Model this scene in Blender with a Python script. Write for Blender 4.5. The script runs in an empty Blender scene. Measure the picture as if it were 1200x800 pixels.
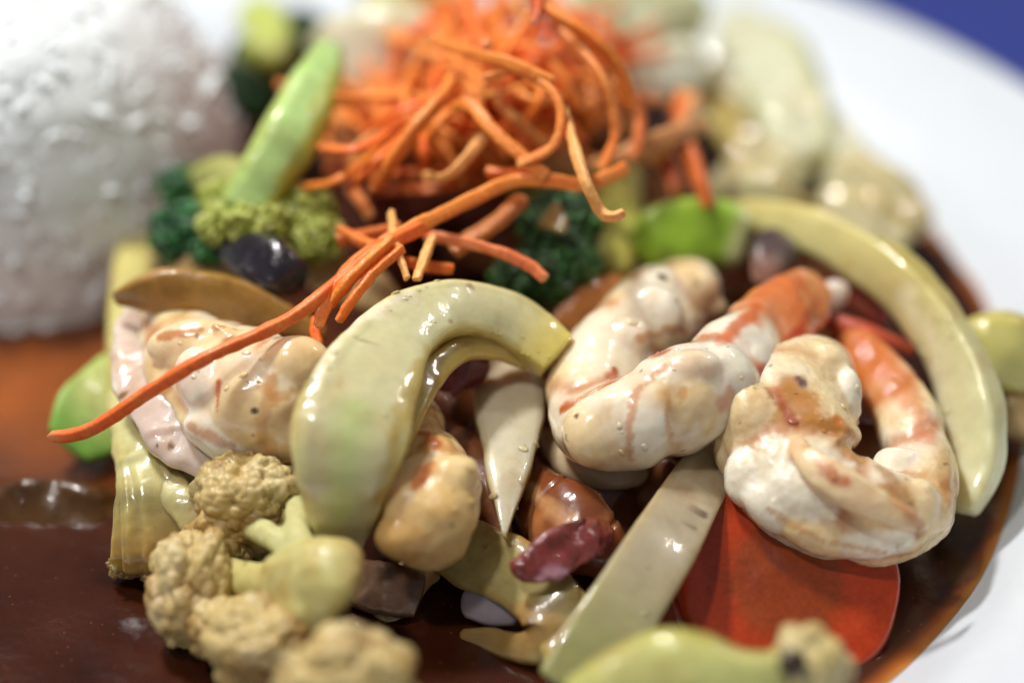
import bpy, math, random
import numpy as np
from mathutils import Vector, Matrix

# ------------------------------------------------------------------ camera, light, exposure
# One Blender unit is one centimetre: the whole subject is a 22 cm plate of food.
sc = bpy.context.scene
sc.unit_settings.system = 'METRIC'
sc.unit_settings.scale_length = 0.01
PITCH, DIST, FRAME_W = math.radians(36), 22.0, 12.0
TGT = np.array([0., 0., 2.0])
FWD = np.array([0., math.cos(PITCH), -math.sin(PITCH)])
UPV = np.array([0., math.sin(PITCH), math.cos(PITCH)])
CAM = TGT - DIST * FWD
cd = bpy.data.cameras.new('camera')
cam = bpy.data.objects.new('camera', cd)
sc.collection.objects.link(cam)
cam.location = CAM
cam.rotation_euler = (math.pi / 2 - PITCH, 0, 0)
cd.sensor_width = 36
cd.lens = 36 * DIST / FRAME_W
cd.clip_start, cd.clip_end = 0.5, 500
cd.dof.use_dof = True
cd.dof.focus_distance = 20.6
cd.dof.aperture_fstop = cd.lens * 1e-3 / (2 * 0.72)      # about 14 mm of glass, in centimetre units
cd.dof.aperture_blades = 7
sc.camera = cam

w = bpy.data.worlds.new('World'); sc.world = w; w.use_nodes = True
w.node_tree.nodes['Background'].inputs[0].default_value = (0.86, 0.93, 1.0, 1)
w.node_tree.nodes['Background'].inputs[1].default_value = 0.15

def area(name, loc, aim, sx, sy, power, col):
    d = bpy.data.lights.new(name, 'AREA'); d.shape = 'RECTANGLE'; d.size = sx; d.size_y = sy
    d.energy = power; d.color = col
    o = bpy.data.objects.new(name, d); sc.collection.objects.link(o)
    o.location = loc
    o.rotation_euler = (Vector(aim) - Vector(loc)).to_track_quat('-Z', 'Y').to_euler()
    return o
area('window_light', (-16, 14, 42), (0, 2, 1), 7, 3.5, 20500, (1.0, 0.98, 0.95))
area('ceiling_lamp', (-15, -10, 42), (0, 1, 1), 3.5, 2, 7000, (1.0, 0.96, 0.9))
area('far_lamp', (26, 14, 36), (0, 1, 1), 2.5, 2.5, 2600, (1.0, 0.95, 0.88))

sc.view_settings.view_transform = 'Standard'; sc.view_settings.look = 'None'
sc.view_settings.exposure = 0.0; sc.view_settings.gamma = 1.0
sc.view_settings.use_curve_mapping = False
sc.render.engine = 'CYCLES'
sc.cycles.use_denoising = True
sc.cycles.max_bounces = 8
sc.cycles.caustics_reflective = False
sc.cycles.caustics_refractive = False
sc.cycles.sample_clamp_indirect = 6

# ------------------------------------------------------------------ helpers
rng = np.random.default_rng(7)
random.seed(7)

def lin(r, g, b):
    c = np.array([r, g, b]) / 255.
    return np.where(c <= 0.04045, c / 12.92, ((c + 0.055) / 1.055) ** 2.4)

def P(px, py, z):
    """the point at height z over the plate that the photograph shows at pixel (px, py) of 1200 x 800"""
    d = FWD + np.array([1., 0, 0]) * ((px - 600) / 100. / DIST) + UPV * ((400 - py) / 100. / DIST)
    return CAM + d * ((z - CAM[2]) / d[2])

def pxcm(p):
    """centimetres per photo pixel at point p"""
    return float((p - CAM) @ FWD) / DIST / 100.

_tab = np.random.default_rng(3).random(65536)
def vnoise(p, scale=1.0, seed=0):
    q = np.asarray(p) * scale + seed * 17.31
    i = np.floor(q).astype(np.int64); f = q - i; f = f * f * (3 - 2 * f)
    def h(dx, dy, dz):
        k = ((i[:, 0] + dx) * 73856093) ^ ((i[:, 1] + dy) * 19349663) ^ ((i[:, 2] + dz) * 83492791) ^ (seed * 2654435)
        return _tab[k & 65535]
    x, y, z = f.T
    a = h(0,0,0)*(1-x)+h(1,0,0)*x; b = h(0,1,0)*(1-x)+h(1,1,0)*x
    c = h(0,0,1)*(1-x)+h(1,0,1)*x; d = h(0,1,1)*(1-x)+h(1,1,1)*x
    return (a*(1-y)+b*y)*(1-z) + (c*(1-y)+d*y)*z

def fbm(p, scale=1.0, seed=0, oct=3):
    s, a, t = 0, 0.5, 0
    for k in range(oct):
        s = s + a * vnoise(p, scale * 2 ** k, seed + k); t += a; a *= 0.5
    return s / t                                            # 0..1

def sst(e0, e1, x):
    t = np.clip((x - e0) / (e1 - e0), 0, 1); return t * t * (3 - 2 * t)

def mixc(c0, c1, t):
    t = np.atleast_1d(np.asarray(t, float))[:, None]; return c0 * (1 - t) + np.asarray(c1) * t

def mesh_obj(name, v, quads, mat, col=None, parent=None, loc=None, tris=None, smooth=True):
    v = np.asarray(v, dtype=np.float64)
    if loc is None:
        loc = np.array([v[:, 0].mean(), v[:, 1].mean(), v[:, 2].min()]) if parent is None else np.array(parent.location)
    loc = np.array(loc)
    me = bpy.data.meshes.new(name)
    quads = np.zeros((0, 4), int) if quads is None else np.asarray(quads, int).reshape(-1, 4)
    tris = np.zeros((0, 3), int) if tris is None else np.asarray(tris, int).reshape(-1, 3)
    me.vertices.add(len(v)); me.vertices.foreach_set('co', (v - loc).astype(np.float32).ravel())
    li = np.concatenate([quads.ravel(), tris.ravel()]).astype(np.int32)
    me.loops.add(len(li)); me.loops.foreach_set('vertex_index', li)
    ls = np.concatenate([np.arange(len(quads)) * 4, len(quads) * 4 + np.arange(len(tris)) * 3]).astype(np.int32)
    me.polygons.add(len(ls)); me.polygons.foreach_set('loop_start', ls)
    me.polygons.foreach_set('use_smooth', np.full(len(ls), smooth))
    me.update(calc_edges=True); me.validate()
    if col is not None:
        at = me.color_attributes.new('Col', 'FLOAT_COLOR', 'POINT')
        c = np.ones((len(v), 4), np.float32); c[:, :3] = np.clip(col, 0, 1)
        at.data.foreach_set('color', c.ravel())
    me.materials.append(mat)
    o = bpy.data.objects.new(name, me); sc.collection.objects.link(o)
    if parent is not None: o.parent = parent; o.location = loc - np.array(parent.location)
    else: o.location = loc
    return o

def tag(o, label, cat, group=None):
    o['label'] = label; o['category'] = cat
    if group: o['group'] = group
    return o

def empty(name, loc, label, cat, group=None):
    o = bpy.data.objects.new(name, None); sc.collection.objects.link(o)
    o.location = loc; o.empty_display_size = 0.3
    return tag(o, label, cat, group)

def vert_normals(v, q, t=None):
    n = np.zeros_like(v)
    a = np.cross(v[q[:, 2]] - v[q[:, 0]], v[q[:, 3]] - v[q[:, 1]])
    for k in range(4): np.add.at(n, q[:, k], a)
    if t is not None and len(t):
        b = np.cross(v[t[:, 1]] - v[t[:, 0]], v[t[:, 2]] - v[t[:, 0]])
        for k in range(3): np.add.at(n, t[:, k], b)
    return n / np.maximum(np.linalg.norm(n, axis=1, keepdims=True), 1e-12)

def spline(pts, n):
    """Catmull-Rom through rows of pts, n samples evenly spaced along the first three columns"""
    pts = np.asarray(pts, float)
    e = np.vstack([2 * pts[0] - pts[1], pts, 2 * pts[-1] - pts[-2]])
    out = []
    for i in range(len(pts) - 1):
        p0, p1, p2, p3 = e[i:i + 4]
        t = np.linspace(0, 1, 40, endpoint=False)[:, None]
        out.append(0.5 * (2*p1 + (p2-p0)*t + (2*p0-5*p1+4*p2-p3)*t**2 + (3*p1-p0-3*p2+p3)*t**3))
    out.append(pts[-1:]); c = np.vstack(out)
    s = np.concatenate([[0], np.cumsum(np.linalg.norm(np.diff(c[:, :3], axis=0), axis=1))])
    x = np.linspace(0, s[-1], n)
    return np.stack([np.interp(x, s, c[:, k]) for k in range(c.shape[1])], 1), s[-1]

def sweep(ctrl, nu=80, nv=28, ex=1.0, cap=(0.5, 0.5), bow=0.0, mod=None, disp=(), seed=0, wn=0.0, world=False):
    """a tube along control points (px, py, z, half width px, half thickness px[, roll deg]).
    ex<1 squares the section; cap: length of the rounded end in half-widths (0 = cut flat); bow bends the section.
    returns verts, quads, tris, u, a"""
    rows = []
    for c in ctrl:
        c = tuple(c) + (0.,) * (6 - len(c))
        if world: rows.append(list(c)); continue
        p = P(c[0], c[1], c[2]); k = pxcm(p)
        rows.append([*p, c[3] * k, c[4] * k, c[5]])
    S, L = spline(rows, nu)
    p, hw, ht, roll = S[:, :3], np.maximum(S[:, 3], 1e-3), np.maximum(S[:, 4], 1e-3), np.radians(S[:, 5])
    T = np.gradient(p, axis=0); T /= np.linalg.norm(T, axis=1, keepdims=True)
    N = CAM - p; N /= np.linalg.norm(N, axis=1, keepdims=True)
    N = N - (N * T).sum(1, keepdims=True) * T; N /= np.maximum(np.linalg.norm(N, axis=1, keepdims=True), 1e-6)
    B = np.cross(T, N)
    cr, sr = np.cos(roll)[:, None], np.sin(roll)[:, None]
    N, B = N * cr + B * sr, B * cr - N * sr
    s = np.linspace(0, L, nu)
    scl = np.ones(nu)
    if wn:
        k1 = np.stack([s * 1.3 + seed * 3.7, s * 0, s * 0 + seed], 1)
        hw = hw * (1 + wn * 2 * (fbm(k1, 1.0, seed, 3) - .5)); ht = ht * (1 + wn * 2 * (fbm(k1 + 9, 1.4, seed, 2) - .5))
    for end, c in ((0, cap[0]), (1, cap[1])):
        if c <= 0: continue
        d = (s if end == 0 else L - s) / max(c * hw[int(nu * .12) if end == 0 else -1 - int(nu * .12)], 1e-6)
        m = d < 1; scl[m] *= np.sqrt(np.clip(1 - (1 - d[m]) ** 2, 0, 1)) * 0.985 + 0.015
    a = np.linspace(0, 2 * np.pi, nv, endpoint=False)
    ca, sa = np.cos(a), np.sin(a)
    cx, sx = np.sign(ca) * np.abs(ca) ** ex, np.sign(sa) * np.abs(sa) ** ex
    U = np.repeat(np.linspace(0, 1, nu), nv); A = np.tile(a, nu)
    m = np.ones((nu, nv)) if mod is None else mod(U, A).reshape(nu, nv)
    X = cx[None] * (hw * scl)[:, None] * m; Y = sx[None] * (ht * scl)[:, None] * m
    Y = Y - bow * (X ** 2) / np.maximum(hw, 1e-3)[:, None]
    v = p[:, None] + X[..., None] * B[:, None] + Y[..., None] * N[:, None]
    v = v.reshape(-1, 3)
    i = np.arange(nu - 1)[:, None] * nv; j = np.arange(nv)[None]; j2 = (j + 1) % nv
    q = np.stack([i + j, i + j2, i + nv + j2, i + nv + j], -1).reshape(-1, 4)
    # end rings closed through a middle vertex
    c0, c1 = v[:nv].mean(0), v[-nv:].mean(0)
    v = np.vstack([v, c0, c1]); n0, n1 = len(v) - 2, len(v) - 1
    jj = np.arange(nv); jn = (jj + 1) % nv; b = (nu - 1) * nv
    t = np.vstack([np.stack([jn, jj, np.full(nv, n0)], 1), np.stack([b + jj, b + jn, np.full(nv, n1)], 1)])
    U = np.append(U, [0, 1]); A = np.append(A, [0, 0])
    # make the faces look outward
    k = len(q) // 2
    mid = v[q[k]].mean(0); ctr = p[min(nu - 1, k // nv)]
    nn = np.cross(v[q[k][2]] - v[q[k][0]], v[q[k][3]] - v[q[k][1]])
    if nn @ (mid - ctr) < 0: q = q[:, ::-1]; t = t[:, ::-1]
    if disp:
        n = vert_normals(v, q, t)
        for kk, (amp, scale) in enumerate(disp):
            v = v + n * (amp * (fbm(v, scale, seed * 7 + kk, 2) * 2 - 1))[:, None]
    return v, q, t, U, A

def near_front(v, px, py):
    """the vertex of v that shows nearest to the camera at this pixel"""
    d = v - CAM; z = d @ FWD
    x = 600 + d[:, 0] / z * DIST * 100; y = 400 - (d @ UPV) / z * DIST * 100
    r = np.hypot(x - px, y - py); m = r < max(8, r.min() + 3)
    idx = np.where(m)[0]; return v[idx[np.argmin(z[idx])]]

def stain(v, col, spots):
    """stains on the surface itself: (px, py, radius px, colour, strength)"""
    for k, (x, y, r, c, s) in enumerate(spots):
        p = near_front(v, x, y); rr = r * pxcm(p)
        d = np.linalg.norm(v - p, axis=1) + (fbm(v, 6, 50 + k, 2) - .5) * rr * 0.9
        col = mixc(col, np.array(c), s * (1 - sst(rr * .45, rr, d)))
    return col

def streak(v, col, pts, r, c, s):
    """a stain or painted highlight line that runs through several pixels"""
    path = []
    for (x0, y0), (x1, y1) in zip(pts[:-1], pts[1:]):
        for t in np.linspace(0, 1, 28): path.append(near_front(v, x0 + (x1-x0)*t, y0 + (y1-y0)*t))
    path = np.array(path); rr = r * pxcm(path[0])
    d = np.full(len(v), 9.)
    for p in path: d = np.minimum(d, np.linalg.norm(v - p, axis=1))
    d = d + (fbm(v, 5, 77, 2) - .5) * rr * 1.3
    return mixc(col, np.array(c), s * (1 - sst(rr * .3, rr, d)))

# ------------------------------------------------------------------ materials
def nodes(name):
    m = bpy.data.materials.new(name); m.use_nodes = True
    nt = m.node_tree; return m, nt, nt.nodes['Principled BSDF']

def food(name, rough=0.32, sss=0.35, rad=(0.25, 0.16, 0.09), coat=0.5, coat_r=0.08, bump=0.12, bscale=6.0,
         var=0.16, fleck=0.0, film=0.15, fscale=20.0, stretch=None, flecksize=3.0, ior=1.42, sauce=0.4, sscale=1.8):
    """wet cooked food: colour from the piece's own tint, mottled; a thin uneven sauce film on top"""
    m, nt, b = nodes(name); N, Lk = nt.nodes, nt.links
    at = N.new('ShaderNodeAttribute'); at.attribute_name = 'Col'
    tc = N.new('ShaderNodeTexCoord')
    n1 = N.new('ShaderNodeTexNoise'); n1.inputs['Scale'].default_value = bscale; n1.inputs['Detail'].default_value = 5
    n1.inputs['Roughness'].default_value = 0.62
    if stretch:
        mp = N.new('ShaderNodeMapping'); mp.inputs['Scale'].default_value = stretch
        Lk.new(tc.outputs['Object'], mp.inputs[0]); Lk.new(mp.outputs[0], n1.inputs['Vector'])
    else: Lk.new(tc.outputs['Object'], n1.inputs['Vector'])
    mr = N.new('ShaderNodeMapRange'); mr.inputs[1].default_value = .3; mr.inputs[2].default_value = .7
    mr.inputs[3].default_value = 1 - var; mr.inputs[4].default_value = 1 + var
    Lk.new(n1.outputs['Fac'], mr.inputs[0])
    mul = N.new('ShaderNodeVectorMath'); mul.operation = 'SCALE'
    Lk.new(at.outputs['Color'], mul.inputs[0]); Lk.new(mr.outputs[0], mul.inputs['Scale'])
    out = mul.outputs[0]
    if sauce > 0:
        n3 = N.new('ShaderNodeTexNoise'); n3.inputs['Scale'].default_value = sscale; n3.inputs['Detail'].default_value = 8
        n3.inputs['Roughness'].default_value = 0.68; n3.inputs['Distortion'].default_value = 0.8
        Lk.new(tc.outputs['Object'], n3.inputs['Vector'])
        r3 = N.new('ShaderNodeMapRange'); r3.inputs[1].default_value = .50; r3.inputs[2].default_value = .68
        r3.inputs[3].default_value = 0; r3.inputs[4].default_value = sauce; Lk.new(n3.outputs['Fac'], r3.inputs[0])
        m3 = N.new('ShaderNodeMix'); m3.data_type = 'RGBA'; m3.blend_type = 'MULTIPLY'; m3.inputs[7].default_value = (0.72, 0.44, 0.17, 1)
        Lk.new(r3.outputs[0], m3.inputs[0]); Lk.new(out, m3.inputs[6]); out = m3.outputs[2]
    if fleck > 0:
        vo = N.new('ShaderNodeTexVoronoi'); vo.inputs['Scale'].default_value = flecksize
        dn = N.new('ShaderNodeTexNoise'); dn.inputs['Scale'].default_value = 9; Lk.new(tc.outputs['Object'], dn.inputs['Vector'])
        dm = N.new('ShaderNodeVectorMath'); dm.operation = 'MULTIPLY_ADD'; dm.inputs[1].default_value = (.14, .14, .14)
        Lk.new(dn.outputs['Color'], dm.inputs[0]); Lk.new(tc.outputs['Object'], dm.inputs[2]); Lk.new(dm.outputs[0], vo.inputs['Vector'])
        rp = N.new('ShaderNodeMapRange'); rp.inputs[1].default_value = 0.035; rp.inputs[2].default_value = 0.075
        rp.inputs[3].default_value = fleck; rp.inputs[4].default_value = 0
        Lk.new(vo.outputs['Distance'], rp.inputs[0])
        mx = N.new('ShaderNodeMix'); mx.data_type = 'RGBA'
        Lk.new(rp.outputs[0], mx.inputs[0]); Lk.new(out, mx.inputs[6]); mx.inputs[7].default_value = (0.07, 0.025, 0.01, 1)
        out = mx.outputs[2]
    Lk.new(out, b.inputs['Base Color'])
    b.inputs['Roughness'].default_value = rough; b.inputs['IOR'].default_value = ior
    b.inputs['Subsurface Weight'].default_value = sss
    b.inputs['Subsurface Radius'].default_value = rad; b.inputs['Subsurface Scale'].default_value = 1.0
    b.inputs['Coat Weight'].default_value = coat; b.inputs['Coat Roughness'].default_value = coat_r
    b.inputs['Coat IOR'].default_value = 1.4
    bp = N.new('ShaderNodeBump'); bp.inputs['Strength'].default_value = bump; bp.inputs['Distance'].default_value = 0.05
    Lk.new(n1.outputs['Fac'], bp.inputs['Height']); Lk.new(bp.outputs[0], b.inputs['Normal'])
    n2 = N.new('ShaderNodeTexNoise'); n2.inputs['Scale'].default_value = fscale; n2.inputs['Detail'].default_value = 2
    Lk.new(tc.outputs['Object'], n2.inputs['Vector'])
    b2 = N.new('ShaderNodeBump'); b2.inputs['Strength'].default_value = film; b2.inputs['Distance'].default_value = 0.04
    Lk.new(n2.outputs['Fac'], b2.inputs['Height']); Lk.new(b2.outputs[0], b.inputs['Coat Normal'])
    return m

M_shrimp = food('shrimp_flesh', 0.26, 0.75, (0.22, 0.14, 0.08), 1.0, 0.05, 0.10, 6, 0.08, 0.5, 0.30, 7, flecksize=1.7, sauce=.14, sscale=2.2)
M_glaze = food('glazed_shrimp_flesh', 0.26, 0.7, (0.22, 0.14, 0.08), 1.0, 0.035, 0.2, 9, 0.08, 0.5, 1.1, 14, flecksize=1.7, sauce=.16, sscale=2.4)
M_onion = food('onion_flesh', 0.3, 0.85, (0.35, 0.30, 0.13), 0.9, 0.06, 0.10, 5, 0.08, 0.5, 0.22, 6, flecksize=1.1, sauce=.40, sscale=1.4)
M_carrot = food('carrot_shred_flesh', 0.42, 0.35, (0.10, 0.06, 0.025), 0.3, 0.15, 0.35, 16, 0.16, 0.0, 0.3, 25, sauce=.15, sscale=3)
M_slice = food('carrot_slice_flesh', 0.3, 0.15, (0.1, 0.04, 0.01), 0.9, 0.05, 0.14, 18, 0.14, 0.0, 0.40, 11, sauce=.6, sscale=2)
M_cauli = food('cauliflower_curd', 0.45, 0.3, (0.08, 0.06, 0.03), 0.45, 0.14, 0.35, 20, 0.16, 0.5, 0.5, 20, flecksize=2.3, sauce=.45, sscale=1.6)
M_stem = food('cauliflower_stem', 0.3, 0.6, (0.2, 0.18, 0.07), 0.8, 0.08, 0.2, 6, 0.10, 0.6, 0.25, 8, flecksize=1.6, sauce=.45, sscale=1.8)
M_broc = food('broccoli_buds', 0.3, 0.05, (0.05, 0.08, 0.03), 0.6, 0.1, 0.2, 14, 0.3, 0.0, 0.2, 25, sauce=0)
M_stalk = food('cauliflower_cut_stalk', 0.45, 0.55, (0.2, 0.18, 0.07), 0.22, 0.2, 0.25, 7, 0.12, 0.6, 0.2, 8, flecksize=1.6, sauce=.5, sscale=1.6)
M_green = food('broccoli_stem', 0.34, 0.6, (0.16, 0.22, 0.06), 0.6, 0.12, 0.25, 6, 0.16, 0.0, 0.25, 8, sauce=.25)
M_black = food('wood_ear_skin', 0.22, 0.0, coat=1.0, coat_r=0.06, bump=0.35, bscale=5, var=0.3, film=0.7, fscale=9, sauce=0)
M_grey = food('mushroom_flesh', 0.4, 0.1, (.08, .06, .05), 0.2, 0.15, 0.35, 8, 0.25, 0, 0.3, 9)
M_purple = food('red_onion_skin', 0.28, 0.15, (0.1, 0.05, 0.05), 0.7, 0.06, 0.3, 8, 0.25, 0.0, 0.5, 10, sauce=.4)
M_brown = food('sauce_soaked_onion', 0.3, 0.2, (0.14, 0.08, 0.03), 0.6, 0.07, 0.25, 6, 0.22, 0.3, 0.35, 8, sauce=.5)
M_rice = food('boiled_rice', 0.6, 0.0, (0.5, 0.48, 0.45), 0.0, 0.3, 0.05, 5, 0.04, 0.0, 0.05, 9, sauce=0)
M_drop = food('sauce_bead', 0.12, 0.2, (.1, .06, .03), 1.0, 0.03, 0.0, 5, 0.1, 0, 0, 9, sauce=0)

def sauce_mat():
    m, nt, b = nodes('brown_sauce'); N, Lk = nt.nodes, nt.links
    at = N.new('ShaderNodeAttribute'); at.attribute_name = 'Col'
    tc = N.new('ShaderNodeTexCoord')
    n = N.new('ShaderNodeTexNoise'); n.inputs['Scale'].default_value = 1.1; n.inputs['Detail'].default_value = 6
    Lk.new(tc.outputs['Object'], n.inputs['Vector'])
    mr = N.new('ShaderNodeMapRange'); mr.inputs[1].default_value = .3; mr.inputs[2].default_value = .7
    mr.inputs[3].default_value = .75; mr.inputs[4].default_value = 1.25
    Lk.new(n.outputs['Fac'], mr.inputs[0])
    mul = N.new('ShaderNodeVectorMath'); mul.operation = 'SCALE'
    Lk.new(at.outputs['Color'], mul.inputs[0]); Lk.new(mr.outputs[0], mul.inputs['Scale'])
    vo = N.new('ShaderNodeTexVoronoi'); vo.inputs['Scale'].default_value = 7; Lk.new(tc.outputs['Object'], vo.inputs['Vector'])
    rp = N.new('ShaderNodeMapRange'); rp.inputs[1].default_value = 0.05; rp.inputs[2].default_value = 0.1
    rp.inputs[3].default_value = .7; rp.inputs[4].default_value = 0
    Lk.new(vo.outputs['Distance'], rp.inputs[0])
    mx = N.new('ShaderNodeMix'); mx.data_type = 'RGBA'; mx.inputs[7].default_value = (0.20, 0.075, 0.015, 1)
    Lk.new(rp.outputs[0], mx.inputs[0]); Lk.new(mul.outputs[0], mx.inputs[6]); Lk.new(mx.outputs[2], b.inputs['Base Color'])
    b.inputs['Roughness'].default_value = 0.16; b.inputs['IOR'].default_value = 1.38
    b.inputs['Subsurface Weight'].default_value = 0.15; b.inputs['Subsurface Radius'].default_value = (0.3, 0.1, 0.03)
    b.inputs['Coat Weight'].default_value = 0.2; b.inputs['Coat Roughness'].default_value = 0.05
    n2 = N.new('ShaderNodeTexNoise'); n2.inputs['Scale'].default_value = 3.2; n2.inputs['Detail'].default_value = 4
    Lk.new(tc.outputs['Object'], n2.inputs['Vector'])
    bp = N.new('ShaderNodeBump'); bp.inputs['Strength'].default_value = 0.22; bp.inputs['Distance'].default_value = 0.08
    Lk.new(n2.outputs['Fac'], bp.inputs['Height']); Lk.new(bp.outputs[0], b.inputs['Normal'])
    return m
M_sauce = sauce_mat()

def plain(name, col, rough, coat=0.0, weave=0.0):
    m, nt, b = nodes(name); N, Lk = nt.nodes, nt.links
    tc = N.new('ShaderNodeTexCoord'); n = N.new('ShaderNodeTexNoise'); n.inputs['Scale'].default_value = 2.5
    Lk.new(tc.outputs['Object'], n.inputs['Vector'])
    mr = N.new('ShaderNodeMapRange'); mr.inputs[3].default_value = .95; mr.inputs[4].default_value = 1.05
    Lk.new(n.outputs['Fac'], mr.inputs[0])
    mul = N.new('ShaderNodeVectorMath'); mul.operation = 'SCALE'; mul.inputs[0].default_value = col
    Lk.new(mr.outputs[0], mul.inputs['Scale']); Lk.new(mul.outputs[0], b.inputs['Base Color'])
    b.inputs['Roughness'].default_value = rough; b.inputs['Coat Weight'].default_value = coat; b.inputs['Coat Roughness'].default_value = .1
    if weave:
        wv = N.new('ShaderNodeTexWave'); wv.inputs['Scale'].default_value = 9; Lk.new(tc.outputs['Object'], wv.inputs['Vector'])
        bp = N.new('ShaderNodeBump'); bp.inputs['Strength'].default_value = weave; bp.inputs['Distance'].default_value = .03
        Lk.new(wv.outputs['Fac'], bp.inputs['Height']); Lk.new(bp.outputs[0], b.inputs['Normal'])
    return m
M_plate = plain('white_glazed_china', (0.70, 0.74, 0.79), 0.3, 0.4)
M_cloth = plain('navy_tablecloth', tuple(lin(46, 60, 140)), 0.85, 0, 0.4)

# ------------------------------------------------------------------ setting: cloth, plate, sauce
CX, CY = -1.96, 2.08
SAUCE_Z, PLATE_Z = 0.42, 0.0

n = 60
gx, gy = np.meshgrid(np.linspace(-70, 70, n), np.linspace(-50, 110, n), indexing='ij')
v = np.stack([gx.ravel(), gy.ravel(), -0.75 + 0.03 * np.sin(gx.ravel() * .3 + gy.ravel() * .2)], 1)
i = np.arange(n - 1)[:, None] * n + np.arange(n - 1)[None]
q = np.stack([i, i + n, i + n + 1, i + 1], -1).reshape(-1, 4)
o = mesh_obj('tablecloth', v, q, M_cloth); o['kind'] = 'structure'; o['label'] = 'dark navy blue tablecloth under the white plate'

prof = [(0, PLATE_Z), (4, PLATE_Z), (7.2, 0.02), (7.9, 0.12), (8.3, 0.32), (8.6, 0.55), (9.0, 0.85), (9.4, 1.05), (10.0, 1.28), (10.75, 1.46),
        (10.94, 1.5), (11.02, 1.47), (11.0, 1.38), (10.6, 1.25), (9.3, 0.8), (8.4, 0.1), (7.6, -0.35), (6.2, -0.4), (6.0, -0.7), (5.6, -0.7), (5.5, -0.4), (0, -0.4)]
pr, _ = spline([(a, 0, b) for a, b in prof], 150); pr = pr[:, [0, 2]]
nv = 180; ang = np.linspace(0, 2 * np.pi, nv, endpoint=False)
v = np.stack([CX + pr[:, 0][:, None] * np.cos(ang), CY + pr[:, 0][:, None] * np.sin(ang), np.repeat(pr[:, 1][:, None], nv, 1)], -1).reshape(-1, 3)
i = np.arange(len(pr) - 1)[:, None] * nv; j = np.arange(nv)[None]; j2 = (j + 1) % nv
q = np.stack([i + j, i + nv + j, i + nv + j2, i + j2], -1).reshape(-1, 4)[:, ::-1]
tag(mesh_obj('plate', v, q, M_plate, loc=(CX, CY, -0.7)), 'round white china plate with raised rim holding the stir fry', 'plate')

def plate_h(r): return np.interp(r, [a for a, b in prof[:10]], [b for a, b in prof[:10]])
# sauce: a pool with a wavering shore, thin and ochre where it runs up the china, deep and dark in the middle
nr, nv = 130, 260
ang = np.linspace(0, 2 * np.pi, nv, endpoint=False)
edge = 8.44 + 0.10 * (fbm(np.stack([np.cos(ang) * 3, np.sin(ang) * 3, ang * 0], 1), 1.0, 5) - .5) * 2
fr = np.linspace(0, 1, nr) ** 0.75
R = fr[:, None] * edge[None]
X, Y = CX + R * np.cos(ang), CY + R * np.sin(ang)
fl = np.stack([X.ravel(), Y.ravel(), 0 * X.ravel()], 1)
wob = (fbm(fl, .7, 11, 3) - .5) * 0.10
Z = SAUCE_Z + wob.reshape(R.shape) * (1 - fr[:, None] ** 6)
Z = np.maximum(Z, plate_h(R) + 0.004)
depth = np.clip(Z - plate_h(R), 0, 1).ravel()
v = np.stack([X.ravel(), Y.ravel(), Z.ravel()], 1)
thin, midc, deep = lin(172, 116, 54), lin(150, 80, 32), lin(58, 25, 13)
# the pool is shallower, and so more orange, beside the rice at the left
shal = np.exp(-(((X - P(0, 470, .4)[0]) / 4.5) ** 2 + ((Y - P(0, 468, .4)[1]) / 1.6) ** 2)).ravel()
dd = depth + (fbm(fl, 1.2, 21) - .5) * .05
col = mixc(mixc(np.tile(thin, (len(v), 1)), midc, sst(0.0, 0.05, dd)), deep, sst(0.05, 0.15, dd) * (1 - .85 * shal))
i = np.arange(nr - 1)[:, None] * nv; j = np.arange(nv)[None]; j2 = (j + 1) % nv
q = np.stack([i + j, i + nv + j, i + nv + j2, i + j2], -1).reshape(-1, 4)
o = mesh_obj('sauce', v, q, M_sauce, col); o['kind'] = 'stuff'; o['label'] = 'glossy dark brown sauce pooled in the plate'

# ------------------------------------------------------------------ rice
rc = P(42, 250, 0.45); RX, RY, RZ = 3.05, 2.9, 4.1
rice = empty('rice_mound', (rc[0], rc[1], 0.3), 'tall rounded mound of white boiled rice at the back of the plate', 'rice')
nu_, nv = 90, 140
th = np.linspace(0, np.pi / 2 - 1e-4, nu_); ang = np.linspace(0, 2 * np.pi, nv, endpoint=False)
def dome(th, ph):
    s = np.sin(th) ** 0.72
    return np.stack([RX * s * np.cos(ph), RY * s * np.sin(ph), RZ * np.cos(th) ** 0.9 - 0.1], -1)
v = dome(th[:, None] + 0 * ang[None], ang[None] + 0 * th[:, None]).reshape(-1, 3)
v = v * (1 + 0.03 * (fbm(v, 2.2, 9) - .5))[:, None] + rc
i = np.arange(nu_ - 1)[:, None] * nv; j = np.arange(nv)[None]; j2 = (j + 1) % nv
q = np.stack([i + j, i + nv + j, i + nv + j2, i + j2], -1).reshape(-1, 4)
rcol = np.array([.84, .88, .89])
mesh_obj('rice_core', v, q, M_rice, np.tile(rcol * .97, (len(v), 1)), rice)
gu, gv = 9, 7
def grain():
    t = np.linspace(0, np.pi, gu); a = np.linspace(0, 2 * np.pi, gv, endpoint=False)
    V = np.stack([0.27 * np.cos(t)[:, None] + 0 * a, 0.085 * np.sin(t)[:, None] * np.cos(a), 0.08 * np.sin(t)[:, None] * np.sin(a)], -1)
    V[..., 2] += 0.03 * np.cos(t)[:, None] ** 2
    i = np.arange(gu - 1)[:, None] * gv; j = np.arange(gv)[None]; j2 = (j + 1) % gv
    return V.reshape(-1, 3), np.stack([i + j, i + j2, i + gv + j2, i + gv + j], -1).reshape(-1, 4)
GV, GQ = grain()
gm = None; rest_v, rest_q, cnt, cand = [], [], 0, []
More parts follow.
